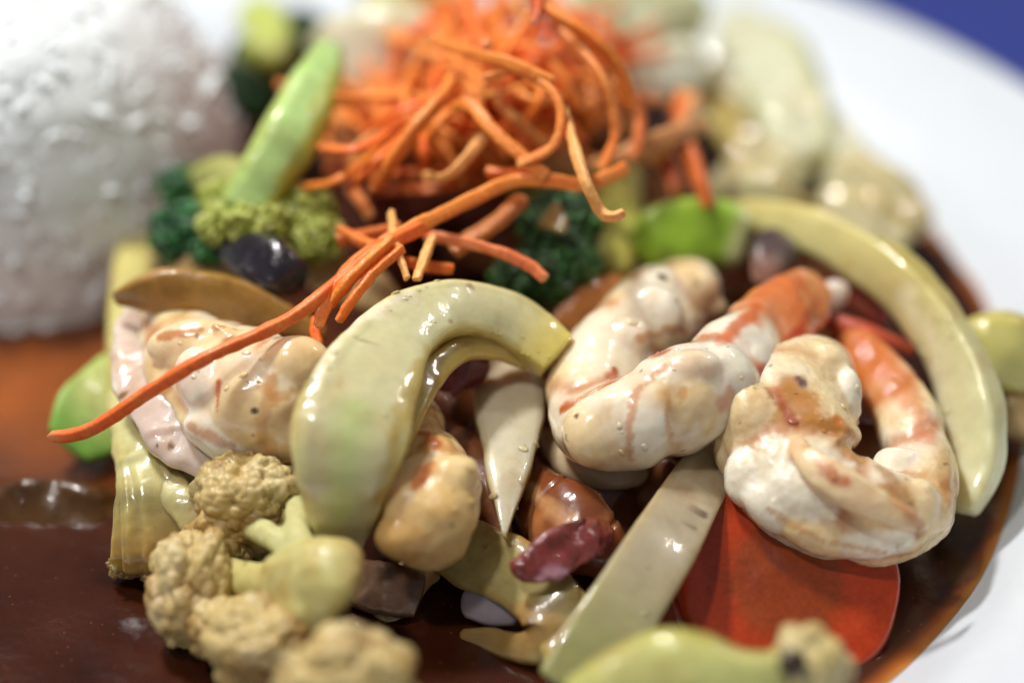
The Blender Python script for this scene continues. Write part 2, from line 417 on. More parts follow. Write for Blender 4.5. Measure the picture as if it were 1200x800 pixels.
for k in range(3800):
    t = math.acos(1 - rng.random() * 0.999); ph = rng.random() * 2 * np.pi
    p = dome(np.array(t), np.array(ph)) * (0.968 + 0.006 * rng.standard_normal()) + rc
    nrm = (p - rc) / np.array([RX, RY, RZ]) ** 2; nrm /= np.linalg.norm(nrm)
    if nrm @ (CAM - p) < -0.8: continue
    cand.append((p, nrm))
def vis(c): return -(c[1] @ (CAM - c[0])) + 0.8 * c[0][2]
cand.sort(key=vis)
for k, (p, nrm) in enumerate(cand):
    d = rng.standard_normal(3); d -= d @ nrm * nrm * 0.8; d /= np.linalg.norm(d)
    y = np.cross(nrm, d); y /= np.linalg.norm(y); z = np.cross(d, y)
    s = 0.85 + 0.3 * rng.random(); Rm = np.stack([d, y, z], 1) * s
    if k < 300:
        if gm is None:
            g0 = mesh_obj('rice_grain', GV + np.array(rice.location), GQ, M_rice, np.tile(rcol, (len(GV), 1)), rice); gm = g0.data; o = g0
        else:
            o = bpy.data.objects.new('rice_grain', gm); sc.collection.objects.link(o); o.parent = rice
        M4 = Matrix.Identity(4)
        for a in range(3):
            for b in range(3): M4[a][b] = Rm[a, b]
            M4[a][3] = (p - np.array(rice.location))[a]
        o.matrix_basis = M4
    else:
        rest_q.append(GQ + len(GV) * len(rest_v)); rest_v.append(GV @ Rm.T + p)
v = np.vstack(rest_v)
o = mesh_obj('rice_grains', v, np.vstack(rest_q), M_rice, np.tile(rcol, (len(v), 1)), rice); o['kind'] = 'stuff'

# ------------------------------------------------------------------ beads of sauce that cling to a piece
def ico(sub):
    import bmesh
    bm = bmesh.new(); bmesh.ops.create_icosphere(bm, subdivisions=sub, radius=1)
    bm.verts.ensure_lookup_table()
    v = np.array([x.co for x in bm.verts]); f = np.array([[y.index for y in x.verts] for x in bm.faces]); bm.free(); return v, f
ICO = {k: ico(k) for k in (1, 2, 5, 6)}
def sauce_drops(parent, v, q, t, col, n, seed):
    r = np.random.default_rng(seed + 900); nrm = vert_normals(v, q, t)
    ok = np.where((nrm[:, 2] > .1) & (((CAM - v) * nrm).sum(1) > 0))[0]
    if not len(ok): return
    cl = v[r.choice(ok, max(1, n // 5))]
    bv, bf = ICO[2]; V, F, C = [], [], []
    for k in range(n):
        c = cl[r.integers(len(cl))] + r.normal(0, .22, 3)
        i = ok[np.argmin(((v[ok] - c) ** 2).sum(1))]
        z = nrm[i]; x = np.cross(z, [.3, .8, .1]); x /= np.linalg.norm(x); y = np.cross(z, x)
        s = .016 + .03 * r.random() ** 3
        F.append(bf + len(bv) * len(V))
        V.append(v[i] + (bv[:, [0]] * x * r.uniform(.9, 1.7) + bv[:, [1]] * y + bv[:, [2]] * z * .38) * s)
        C.append(np.tile(col[i] * np.array([.98, .92, .78]), (len(bv), 1)))
    o = mesh_obj('sauce_drops', np.vstack(V), None, M_drop, np.vstack(C), parent, tris=np.vstack(F)); o['kind'] = 'stuff'

# ------------------------------------------------------------------ generic vegetable strip
def strip(name, ctrl, mat, c0, c1=None, label=None, cat=None, group=None, parent=None, stripe=0.0, brown=0.25, seed=1, drops=0,
          edge=None, spots=(), streaks=(), stain_c=None, **kw):
    """a curved strip of vegetable; c0 along its middle, c1 at its edges, sauce-stained patches, fibres along it"""
    kw.setdefault('nu', 90); kw.setdefault('nv', 36); kw.setdefault('wn', .16); kw.setdefault('ex', .7)
    v, q, t, U, A = sweep(ctrl, seed=seed, **kw)
    c0 = np.array(c0); c1 = c0 if c1 is None else np.array(c1)
    e = np.abs(np.cos(A)) ** 2
    col = mixc(np.tile(c0, (len(v), 1)), c1, e * (0.5 + fbm(v, 1.2, seed) * .8))
    if stripe:
        f = fbm(np.stack([np.cos(A) * 9 + seed, np.sin(A) * 2, U * 2.5], 1), 1.0, seed + 3, 2)
        col = col * (1 + stripe * (f - .5) * 2)[:, None]
    if brown:
        col = mixc(col, lin(150, 92, 34) if stain_c is None else stain_c, brown * sst(.5, .75, fbm(v, 1.6, seed + 9)))
    if edge: # colour at the two ends (start, end)
        for (cc, lo, hi) in edge: col = mixc(col, np.array(cc), sst(lo, hi, U))
    for s in streaks: col = streak(v, col, *s)
    col = stain(v, col, spots)
    o = mesh_obj(name, v, q, mat, col, parent, tris=t)
    if label: tag(o, label, cat, group)
    if drops: sauce_drops(o, v, q, t, col, drops, seed)
    return o

ONG = 'onion pieces in the stir fry'
cream, green_w, yel = lin(206, 200, 156), lin(204, 214, 150), lin(206, 190, 104)

arch = strip('onion_slice', [(402, 652, 1.15, 16, 7), (400, 615, 1.75, 38, 11), (402, 560, 2.35, 57, 13), (412, 500, 2.75, 68, 15), (434, 440, 2.95, 62, 16, -6),
      (470, 386, 3.0, 45, 17, -16), (520, 362, 2.95, 34, 18, -26), (570, 366, 2.75, 32, 19, -30), (614, 386, 2.5, 34, 19, -28), (656, 418, 2.3, 29, 16, -24)],
      M_onion, cream, lin(208, 196, 126), 'large pale arched onion slice draped over the middle of the pile', 'onion slice', ONG,
      nu=180, nv=104, ex=0.24, cap=(0.3, 0.02), bow=0.16, stripe=0.16, brown=0.10, seed=4, disp=((0.035, 1.3), (0.010, 6)), wn=.07, drops=26,
      edge=((lin(204, 186, 100), .84, 1.0), ),
      streaks=(([(408, 610), (402, 540), (420, 470)], 20, lin(180, 198, 122), .6), ([(462, 590), (470, 500), (500, 430), (560, 398)], 16, lin(178, 148, 62), .65),
               ([(360, 430), (420, 365), (480, 338)], 14, lin(232, 226, 206), .6)),
      spots=((430, 395, 5, (.2, .1, .04), .6), (535, 372, 4, (.25, .1, .04), .6), (388, 425, 4, (.2, .1, .04), .6)))

strip('inner_layer', [(440, 612, 1.6, 12, 10), (458, 560, 2.0, 15, 12), (474, 500, 2.35, 17, 13), (500, 446, 2.5, 18, 14), (540, 410, 2.5, 16, 14), (585, 408, 2.35, 15, 13), (622, 424, 2.15, 13, 10)],
      M_onion, lin(200, 176, 92), lin(176, 140, 58), parent=arch, nu=110, nv=36, ex=.5, cap=(.4, .1), stripe=.2, brown=.35, seed=44, disp=((.02, 2), (.008, 7)), wn=.12)
strip('onion_slice', [(588, 395, 1.75, 34, 8), (596, 450, 1.8, 41, 9), (597, 510, 1.7, 36, 9), (594, 570, 1.55, 21, 8), (591, 628, 1.4, 2, 3)],
      M_onion, lin(206, 196, 168), lin(180, 164, 120), 'pointed wedge of onion hanging down below the arched slice', 'onion slice', ONG,
      nu=110, nv=64, ex=0.26, cap=(0.25, 0.25), bow=0.2, stripe=0.16, brown=0.2, seed=5, disp=((0.025, 2),), drops=14)

strip('onion_slice', [(134, 350, 2.45, 7, 4, 20), (165, 346, 2.55, 20, 9, 20), (215, 343, 2.6, 28, 10, 15), (275, 355, 2.5, 28, 10, 10), (330, 374, 2.3, 20, 9), (380, 394, 2.1, 8, 6)],
      M_brown, lin(150, 112, 52), lin(172, 130, 58), 'translucent amber onion slice lying across the top of the left shrimp', 'onion slice', ONG,
      nu=110, nv=64, ex=0.26, cap=(0.25, 0.25), bow=0.22, stripe=0.2, brown=0.3, seed=6, disp=((0.035, 2.2),), drops=16)

strip('onion_slice', [(850, 250, 1.9, 14, 10), (900, 254, 2.1, 20, 14), (965, 276, 2.25, 27, 16), (1045, 326, 2.2, 32, 17, 30), (1103, 398, 1.95, 35, 17, 36), (1134, 470, 1.6, 36, 17, 36),
      (1140, 540, 1.2, 32, 16, 30), (1122, 600, .85, 18, 12, 20)],
      M_onion, lin(208, 200, 138), lin(190, 172, 92), 'long curved yellowish onion strip running down the right side of the pile', 'onion strip', ONG,
      nu=150, nv=88, ex=0.24, cap=(0.3, 0.2), bow=0.16, stripe=0.2, brown=0.2, seed=8, disp=((0.03, 1.6),), wn=.1, drops=22,
      edge=((lin(214, 210, 166), .45, .8),), streaks=(([(1060, 340), (1095, 410), (1112, 480), (1120, 550)], 12, lin(226, 222, 186), .7),))  # the pale streak paints in the highlight along the ridge

strip('onion_strip', [(850, 516, 1.35, 22, 9), (822, 562, 1.5, 34, 10), (781, 630, 1.55, 40, 11), (738, 700, 1.4, 43, 11), (705, 755, 1.2, 47, 11), (672, 815, .9, 50, 11)],
      M_onion, lin(178, 164, 136), lin(160, 144, 104), 'straight pale onion strip leaning down between the carrot slice and cauliflower', 'onion strip', ONG,
      nu=110, nv=64, ex=0.24, cap=(0.15, 0.15), bow=0.05, stripe=0.14, brown=0.25, drops=10, wn=.03, seed=9, disp=((0.02, 1.4),), edge=((lin(152, 150, 96), .55, .95),),
      spots=((822, 596, 7, (.08, .03, .01), .8), (812, 612, 5, (.08, .03, .01), .7)))

strip('onion_chunk', [(1110, 425, 1.3, 22, 18), (1150, 412, 1.5, 42, 26), (1190, 415, 1.5, 48, 28), (1240, 425, 1.3, 34, 20)], M_onion, lin(206, 200, 128), lin(192, 178, 92),
      'glossy yellow green onion chunk at the right edge of the plate', 'onion chunk', ONG, nu=70, nv=36, ex=.8, stripe=.12, brown=.15, seed=10, disp=((.06, 1.6), (.02, 5)))
strip('onion_chunk', [(1150, 470, .8, 18, 14), (1185, 484, .85, 30, 18), (1240, 492, .8, 30, 18)], M_brown, lin(190, 160, 112), lin(160, 120, 70),
      'beige sauce-stained onion chunk below the yellow green chunk at the right', 'onion chunk', ONG, nu=60, nv=30, ex=.8, brown=.4, seed=11, disp=((.04, 2),))

# ------------------------------------------------------------------ shrimp
white_s, cream_s, orange_s, red_s = lin(240, 228, 202), lin(234, 210, 162), lin(186, 108, 36), lin(214, 96, 44)
SHG = 'peeled shrimp in the stir fry'
def shrimp_mesh(ctrl, creases, tail=None, groove=None, seed=1, nu=280, nv=110, cap=(.8, .6), white_bands=(), red=None, depth=.055, ex=0.88, disp=((.05, 1.5), (.022, 3.0), (.006, 8)), wid=.012):
    def wob(U, A): return U + .016 * np.sin(A * 1.0 + seed) + .008 * np.sin(3 * A + seed * 2)
    def cr(U, A, w):
        uw = wob(U, A); m = np.zeros_like(U)
        for c in creases: m = np.maximum(m, np.exp(-((uw - c) / w) ** 2))
        return m
    def mod(U, A):
        uw = wob(U, A); m = 1 - depth * cr(U, A, wid)
        cs = [0] + list(creases) + [1.0]
        for c0, c1 in zip(cs[:-1], cs[1:]):
            x = (uw - c0) / (c1 - c0); inside = (x >= 0) & (x < 1)
            m = m + inside * 0.022 * np.sin(np.pi * np.clip(x, 0, 1)) ** .7
        if groove:
            for ga, gw, gd in groove:
                d = np.angle(np.exp(1j * (A - np.radians(ga) - .25 * np.sin(U * 7 + seed))))
                m = m - gd * np.exp(-(d / gw) ** 2) * sst(.04, .12, U) * (1 - sst(.82, .92, U))
        return m
    v, q, t, U, A = sweep(ctrl, nu=nu, nv=nv, ex=ex, cap=cap, mod=mod, disp=disp, seed=seed)
    col = mixc(np.tile(cream_s, (len(v), 1)), white_s, sst(.38, .62, fbm(v, 1.1, seed)))
    for b0, b1 in white_bands: col = mixc(col, lin(238, 228, 210), .85 * sst(b0 - .02, b0 + .02, wob(U, A)) * (1 - sst(b1 - .02, b1 + .02, wob(U, A))))
    col = mixc(col, lin(204, 154, 78), .6 * sst(.52, .74, fbm(v, 1.7, seed + 4)))
    col = mixc(col, orange_s, .75 * cr(U, A, wid * 1.3) * sst(.30, .55, fbm(v, 2.2, seed + 2)))
    if groove:
        for ga, gw, gd in groove:
            d = np.angle(np.exp(1j * (A - np.radians(ga) - .25 * np.sin(U * 7 + seed))))
            col = mixc(col, lin(190, 104, 52), .6 * np.exp(-(d / (gw * .8)) ** 2) * sst(.4, .6, fbm(v, 2.5, seed + 6)))
    if tail: col = mixc(col, red_s if red is None else np.array(red), sst(tail[0], tail[1], wob(U, A) + .05 * (fbm(v, 3, seed) - .5)))
    return v, q, t, U, A, col

def fuse(pieces, vox=.03, it=9, disp=(), seed=1):
    """several overlapping closed shapes grown into one skin"""
    from mathutils.kdtree import KDTree
    off = 0; V, Q, T, C = [], [], [], []
    for v, q, t, c in pieces:
        V.append(v); C.append(c)
        if q is not None and len(q): Q.append(q + off)
        if t is not None and len(t): T.append(t + off)
        off += len(v)
    V, C = np.vstack(V), np.vstack(C)
    o = mesh_obj('fusing', V, np.vstack(Q) if Q else None, M_shrimp, None, None, loc=(0, 0, 0), tris=np.vstack(T) if T else None)
    m = o.modifiers.new('r', 'REMESH'); m.mode = 'VOXEL'; m.voxel_size = vox
    e = o.evaluated_get(bpy.context.evaluated_depsgraph_get()); me = bpy.data.meshes.new_from_object(e)
    v = np.empty(len(me.vertices) * 3, np.float32); me.vertices.foreach_get('co', v); v = v.reshape(-1, 3).astype(float)
    li = np.empty(len(me.loops), np.int32); me.loops.foreach_get('vertex_index', li)
    tot = np.empty(len(me.polygons), np.int32); me.polygons.foreach_get('loop_total', tot)
    assert (tot == 4).all(); q = li.reshape(-1, 4).astype(int)
    old = o.data; bpy.data.objects.remove(o); bpy.data.meshes.remove(old); bpy.data.meshes.remove(me)
    ed = np.vstack([q[:, [k, (k + 1) % 4]] for k in range(4)])
    for _ in range(it):
        s_ = np.zeros_like(v); n_ = np.zeros(len(v))
        np.add.at(s_, ed[:, 0], v[ed[:, 1]]); np.add.at(n_, ed[:, 0], 1); v = v * .4 + .6 * s_ / n_[:, None]
    kd = KDTree(len(V))
    for k, p in enumerate(V): kd.insert(p, k)
    kd.balance()
    c = C[np.array([kd.find(p)[1] for p in v])]
    for _ in range(2):
        s_ = np.zeros_like(c); n_ = np.zeros(len(v)); np.add.at(s_, ed[:, 0], c[ed[:, 1]]); np.add.at(n_, ed[:, 0], 1); c = c * .4 + .6 * s_ / n_[:, None]
    n = vert_normals(v, q)
    for kk, (amp, scale) in enumerate(disp): v = v + n * (amp * (fbm(v, scale, seed * 7 + kk, 2) * 2 - 1))[:, None]
    return v, q, None, c

def lobes(v, rows):
    """muscle segments that swell out of the body: (px, py, rx, ry, angle, colour, how far out 0..1)"""
    out = []; sv, sf = ICO[5]
    for (px, py, rx, ry, an, c, pr_) in rows:
        p = near_front(v, px, py); k = pxcm(p); rd = .75 * min(rx, ry)
        a = math.radians(an); ex_ = np.array([1., 0, 0]) * math.cos(a) + UPV * math.sin(a); ey_ = UPV * math.cos(a) - np.array([1., 0, 0]) * math.sin(a)
        ctr = p + FWD * rd * k * (1 - pr_)
        w_ = ctr + (sv[:, [0]] * ex_ * rx + sv[:, [1]] * ey_ * ry - sv[:, [2]] * FWD * rd) * k
        cc = mixc(np.array(c) * (.97 + .06 * fbm(w_, 3, 5))[:, None], lin(210, 164, 96), .4 * sst(.5, .72, fbm(w_, 1.8, int(px))))
        out.append((w_, None, sf, cc))
    return out

def shrimp(parts, label, mat=None):
    v0 = parts[0][1]
    root = empty('shrimp', (v0[:, 0].mean(), v0[:, 1].mean(), v0[:, 2].min()), label, 'shrimp', SHG)
    for k, (nm, v, q, t, col, m) in enumerate(parts):
        mesh_obj(nm, v, q, m, col, root, tris=t)
        if k == 0: sauce_drops(root, v, q, t, col, 30, len(v) % 97)
    return root

# shrimp in the middle right: curled tight, red tail end pointing up to the right
v, q, t, U, A, col = shrimp_mesh([(838, 345, 1.75, 32, 30), (800, 348, 1.95, 47, 42), (757, 376, 2.05, 54, 46), (714, 418, 2.05, 54, 46), (686, 462, 1.95, 46, 44), (700, 503, 1.95, 46, 44),
      (745, 494, 2.1, 54, 46), (790, 473, 2.2, 60, 48), (835, 448, 2.3, 54, 42), (872, 410, 2.35, 47, 34), (908, 376, 2.3, 46, 27), (942, 350, 2.25, 38, 18), (964, 332, 2.15, 26, 9)],
      [.10, .25, .40, .545, .67, .775], tail=(.73, .82), red=lin(218, 122, 62), seed=3, white_bands=((.56, .66), (.67, .73)), cap=(.9, .12))
col = streak(v, col, [(652, 474), (690, 452), (725, 430)], 7, lin(186, 92, 30), .85)
col = streak(v, col, [(735, 540), (733, 500), (745, 455)], 6, lin(190, 110, 50), .6)
col = streak(v, col, [(830, 500), (870, 460), (895, 430)], 14, lin(206, 120, 60), .6)
col = streak(v, col, [(880, 360), (905, 350), (925, 345)], 22, lin(220, 136, 78), .65)
col = streak(v, col, [(966, 346), (945, 388), (915, 420), (885, 450)], 9, lin(190, 52, 20), .75)
col = streak(v, col, [(846, 394), (872, 372), (890, 352)], 9, lin(214, 92, 36), .7)
col = stain(v, col, ((770, 404, 18, lin(186, 92, 36), .85), (780, 318, 7, (.05, .03, .01), .9), (672, 480, 3, (.1, .06, .03), .9), (745, 430, 3, (.1, .06, .03), .9)))
W_, C_, G_ = lin(242, 232, 212), lin(236, 214, 172), lin(206, 146, 70)
def seams(v, col, lines):
    for pts_, r_, c_, s_ in lines: col = streak(v, col, pts_, r_, c_, s_)
    return col
v, q, t, col = fuse([(v, q, t, col)] + lobes(v, [(812, 426, 38, 22, 8, W_, .34), (758, 498, 40, 48, 18, W_, .16), (692, 506, 36, 40, 20, C_, .12), (812, 470, 40, 46, 30, C_, .13), (858, 434, 30, 46, 38, W_, .18),
      (737, 394, 36, 28, 40, W_, .26), (774, 368, 36, 38, 30, W_, .26), (814, 333, 36, 30, 10, C_, .28), (843, 358, 20, 14, -10, C_, .4)]), disp=((.012, 4), (.005, 10)), seed=3)
col = seams(v, col, [([(652, 476), (690, 454), (728, 432)], 6, lin(186, 92, 30), .85), ([(736, 545), (730, 500), (742, 455), (772, 425)], 6, lin(196, 116, 50), .6), ([(792, 520), (788, 480), (800, 448)], 5, lin(206, 140, 70), .5),
      ([(755, 395), (790, 390), (840, 385)], 6, lin(190, 110, 40), .6), ([(846, 394), (872, 372), (890, 352)], 8, lin(206, 110, 44), .5)])
col = stain(v, col, ((770, 406, 16, lin(176, 96, 40), .8), (780, 318, 7, (.05, .03, .01), .9), (672, 480, 3, (.1, .06, .03), .9), (745, 430, 3, (.1, .06, .03), .9)))
lip = sweep([(636, 505, 1.25, 8, 6), (655, 532, 1.3, 17, 9), (695, 552, 1.3, 19, 9), (740, 556, 1.25, 15, 8), (760, 552, 1.2, 5, 5)], nu=70, nv=24, disp=((.02, 2),), seed=2)
shrimp([('shrimp_body', v, q, t, col, M_shrimp),
        ('belly_flap', lip[0], lip[1], lip[2], np.tile(lin(196, 172, 140), (len(lip[0]), 1)), M_shrimp)],
       'cream shrimp curled tight with its orange red tail end pointing up right')

# shrimp at the right: open curl with a wet glazed face and a tail going back
v, q, t, U, A, col = shrimp_mesh([(1000, 424, 1.95, 26, 22), (974, 436, 2.0, 48, 36), (936, 470, 2.0, 76, 46), (922, 515, 1.85, 84, 50), (934, 560, 1.65, 74, 52), (980, 590, 1.5, 66, 50),
      (1032, 604, 1.4, 57, 46), (1070, 592, 1.35, 47, 42), (1078, 552, 1.4, 42, 38), (1066, 505, 1.5, 38, 34), (1045, 455, 1.6, 34, 28), (1012, 412, 1.65, 24, 20), (975, 385, 1.6, 12, 10)],
      [.13, .27, .41, .55, .665, .775, .87], tail=(.70, .86), red=lin(206, 120, 60), seed=5, groove=((15, .14, .08),), disp=((.05, 1.5), (.015, 3.0)), white_bands=((.62, .69),), cap=(.8, .5))
col = streak(v, col, [(965, 545), (985, 558)], 12, lin(196, 70, 24), .6)
col = streak(v, col, [(985, 558), (1040, 600), (1085, 625)], 9, lin(210, 150, 110), .6)
col = streak(v, col, [(905, 450), (930, 490)], 8, lin(180, 70, 24), .85)
col = streak(v, col, [(935, 445), (950, 480), (985, 500), (1000, 525)], 24, lin(176, 116, 48), .7)
col = streak(v, col, [(1040, 545), (1065, 580), (1085, 615)], 15, lin(182, 126, 64), .65)
col = streak(v, col, [(1005, 400), (1055, 440), (1090, 510)], 18, lin(200, 110, 48), .6)
col = stain(v, col, ((945, 442, 10, (.10, .03, .015), .9), (938, 436, 8, (.13, .04, .02), .8), (952, 500, 5, (.3, .06, .03), .8), (985, 486, 10, lin(206, 110, 40), .7)))
fl_ = sweep([(930, 512, 2.2, 6, 4), (955, 545, 2.2, 18, 7), (1010, 583, 2.02, 21, 8), (1058, 607, 1.84, 17, 7), (1092, 620, 1.62, 7, 4)], nu=110, nv=28, ex=.8, disp=((.05, 2.4),), seed=4, wn=.2)
fcol = mixc(np.tile(lin(232, 206, 166), (len(fl_[0]), 1)), lin(214, 150, 92), .6 * sst(.45, .65, fbm(fl_[0], 2.0, 12)))
v, q, t, col = fuse([(v, q, t, col), (fl_[0], fl_[1], fl_[2], fcol)] + lobes(v, [(872, 556, 28, 36, 10, W_, .24), (903, 598, 40, 28, -35, W_, .2), (958, 628, 54, 28, -18, C_, .18), (1022, 640, 50, 24, 2, W_, .2),
      (978, 420, 30, 24, -30, C_, .3), (1002, 470, 18, 44, -5, W_, .35), (1052, 540, 32, 24, -10, W_, .4), (880, 490, 36, 44, 15, C_, .2), (945, 590, 56, 36, -30, W_, .14), (1088, 590, 22, 36, 0, C_, .3)]), disp=((.010, 4), (.007, 9), (.005, 18)), seed=5)
col = seams(v, col, [([(935, 445), (950, 480), (985, 500), (1000, 525)], 24, lin(190, 126, 48), .6), ([(1040, 565), (1065, 590), (1085, 615)], 14, lin(186, 126, 60), .6), ([(905, 450), (930, 490)], 7, lin(168, 88, 34), .7),
      ([(895, 600), (960, 640), (1040, 655)], 5, lin(196, 140, 80), .6)])
col = streak(v, col, [(955, 540), (985, 562)], 10, lin(190, 92, 36), .75)
col = stain(v, col, ((945, 442, 10, (.10, .03, .015), .9), (938, 436, 8, (.13, .04, .02), .8), (985, 486, 10, lin(206, 120, 40), .7)))
shrimp([('shrimp_body', v, q, t, col, M_glaze)], 'glazed shrimp in an open curl resting on the carrot slice')

# shrimp at the left under the carrot strand
v, q, t, U, A, col = shrimp_mesh([(176, 378, 1.95, 30, 24), (205, 400, 2.05, 52, 38), (245, 440, 2.1, 74, 50), (295, 468, 2.15, 80, 54), (345, 470, 2.1, 74, 50), (400, 455, 1.9, 50, 40)],
      [.22, .45, .68, .86], seed=7, groove=((70, .15, .10),), cap=(.8, .6), disp=((.10, 1.3), (.05, 3), (.012, 8)))
col = streak(v, col, [(165, 372), (180, 410), (215, 450)], 9, lin(196, 136, 76), .75)
col = streak(v, col, [(185, 388), (225, 382), (265, 375)], 6, lin(186, 112, 44), .8)
col = streak(v, col, [(320, 440), (310, 490), (312, 530)], 12, lin(200, 140, 70), .55)
col = streak(v, col, [(250, 445), (247, 480)], 5, lin(196, 90, 40), .8)
col = streak(v, col, [(215, 500), (270, 530)], 9, lin(180, 112, 56), .6)
col = stain(v, col, ((292, 481, 5, (.05, .03, .02), .95), (278, 435, 3, (.4, .05, .04), .9), (320, 418, 4, (.2, .12, .04), .8), (265, 392, 12, lin(160, 96, 30), .6)))
v, q, t, col = fuse([(v, q, t, col)] + lobes(v, [(298, 474, 66, 56, 20, C_, .14), (342, 428, 52, 38, 20, C_, .16), (222, 398, 60, 30, 5, C_, .2), (262, 512, 60, 30, -25, W_, .2), (340, 505, 44, 44, 0, C_, .14), (266, 384, 26, 9, -25, C_, .6), (232, 448, 34, 50, 30, W_, .16)]),
      disp=((.02, 3), (.006, 9)), seed=7)
col = seams(v, col, [([(185, 388), (225, 382), (265, 375)], 6, lin(186, 112, 44), .8), ([(320, 440), (310, 490), (312, 530)], 10, lin(200, 140, 70), .55), ([(250, 445), (247, 480)], 5, lin(196, 90, 40), .8), ([(215, 500), (270, 530)], 9, lin(186, 112, 56), .6), ([(290, 440), (330, 460), (360, 455)], 8, lin(200, 136, 60), .5)])
col = stain(v, col, ((292, 481, 5, (.05, .03, .02), .95), (278, 435, 3, (.4, .05, .04), .9), (265, 392, 12, lin(160, 96, 30), .6)))
fa = sweep([(160, 362, 2.05, 8, 8), (154, 395, 2.1, 22, 8), (160, 440, 2.05, 28, 8), (180, 486, 1.95, 24, 8), (208, 520, 1.8, 24, 8), (248, 540, 1.65, 21, 8), (288, 540, 1.6, 10, 6)], nu=130, nv=40, ex=.7, wn=.3, disp=((.09, 2.0), (.03, 5), (.01, 11)), seed=3)
fc = mixc(np.tile(lin(218, 198, 184), (len(fa[0]), 1)), lin(190, 150, 110), .6 * sst(.5, .72, fbm(fa[0], 2.2, 8)))
fc = stain(fa[0], fc, ((143, 455, 10, lin(120, 80, 20), .9), (203, 516, 6, (.2, .09, .02), .9), (180, 518, 3, (.05, .03, .02), .9)))
shrimp([('shrimp_body', v, q, t, col, M_shrimp), ('belly_flap', fa[0], fa[1], fa[2], fc, M_shrimp)],
       'plump cream shrimp under the long carrot strand at the left of the pile')

# shrimp under the arched onion
v, q, t, U, A, col = shrimp_mesh([(478, 478, 1.5, 30, 26), (488, 525, 1.75, 42, 38), (502, 575, 1.8, 58, 46), (492, 618, 1.6, 58, 44), (462, 640, 1.4, 44, 34)],
      [.3, .62], seed=9, cap=(.8, .7), disp=((.10, 1.5), (.05, 3.4), (.02, 8)))
col = mixc(col, lin(216, 170, 96), .6)
col = streak(v, col, [(470, 498), (490, 500), (512, 512)], 7, lin(180, 84, 36), .85)
col = streak(v, col, [(500, 540), (490, 560)], 10, lin(206, 120, 50), .7)
v, q, t, col = fuse([(v, q, t, col)] + lobes(v, [(508, 600, 56, 48, 20, lin(222, 188, 128), .16), (522, 558, 38, 28, 30, lin(228, 200, 146), .28), (470, 632, 40, 30, 0, lin(210, 168, 104), .2), (512, 520, 24, 18, -30, lin(216, 166, 100), .35)]),
      disp=((.02, 3.4), (.012, 8)), seed=9)
col = seams(v, col, [([(470, 498), (490, 500), (512, 512)], 7, lin(180, 84, 36), .8), ([(500, 540), (490, 560)], 9, lin(206, 110, 46), .7)])
shrimp([('shrimp_body', v, q, t, col, M_glaze)], 'golden shrimp tucked in the hollow beneath the arched onion slice')

# orange brown shrimp tail in the middle of the lower edge
v, q, t, U, A, col = shrimp_mesh([(598, 545, 1.0, 26, 18), (628, 585, 1.15, 42, 26), (668, 616, 1.15, 50, 28), (702, 648, .95, 40, 26), (716, 680, .75, 18, 14)], [.5, .8], seed=11, nu=160, nv=60)
col = mixc(np.tile(lin(176, 112, 64), (len(v), 1)), lin(126, 68, 36), sst(.4, .65, fbm(v, 1.6, 3)))
col = streak(v, col, [(615, 565), (640, 590), (665, 605)], 14, lin(226, 176, 120), .5)
col = mixc(col, lin(128, 64, 40), .8 * sst(.7, .85, U))
shrimp([('shrimp_body', v, q, t, col, M_shrimp)], 'orange brown shrimp piece half hidden behind the purple onion scrap')

# ------------------------------------------------------------------ cauliflower
def sph_pts(n, r):
    d = r.standard_normal((n, 3)); return d / np.linalg.norm(d, axis=1, keepdims=True)
def curd(px, py, z, rx, ry, rd, seed, sub=6, lumps=16, c0=lin(200, 176, 116), c1=lin(158, 120, 62), amp=(.19, .10, .045)):
    """a knobbly cauliflower head: lumps, each made of smaller buds, each grainy"""
    r = np.random.default_rng(seed); v, f = ICO[sub]
    h = np.zeros(len(v)); rad = np.ones(len(v))
    def bumps(n, R):
        c = sph_pts(n, r); out = np.zeros(len(v))
        for p in c:
            d2 = ((v - p) ** 2).sum(1) / (R * R * r.uniform(.7, 1.3)); out = np.maximum(out, np.sqrt(np.clip(1 - d2, 0, 1)))
        return out
    b1 = bumps(lumps, .40); b2 = bumps(lumps * 10, .16); b3 = bumps(lumps * 50, .075)
    rad = .78 + amp[0] * b1 + amp[1] * b2 + amp[2] * b3
    k = pxcm(P(px, py, z))
    w_ = v * rad[:, None]
    w_ = w_[:, [0]] * np.array([1., 0, 0]) * rx * k + w_[:, [1]] * UPV * ry * k - w_[:, [2]] * FWD * rd * k
    w_ = w_ + P(px, py, z)
    col = mixc(np.tile(c0, (len(v), 1)), c1, .8 * sst(.42, .66, fbm(w_, 2.0, seed)))
    col = mixc(col, lin(222, 206, 160), .5 * sst(.5, .7, fbm(w_, 2.6, seed + 5)))
    return w_, f, col

def floret(parent, *a, mat=None, name='floret', **k):
    w_, f, col = curd(*a, **k)
    return mesh_obj(name, w_, None, mat or M_cauli, col, parent, tris=f)

CAG = 'cauliflower florets in the stir fry'
stem_c, stem_e = lin(206, 200, 140), lin(190, 176, 104)
def branch(parent, ctrl, seed=1, c0=stem_c, c1=stem_e, **k):
    k.setdefault('nu', 60); k.setdefault('nv', 26); k.setdefault('disp', ((.03, 2.2),))
    return strip('stem', ctrl, M_stem, c0, c1, parent=parent, seed=seed, stripe=.1, brown=k.pop('brown', .2), **k)

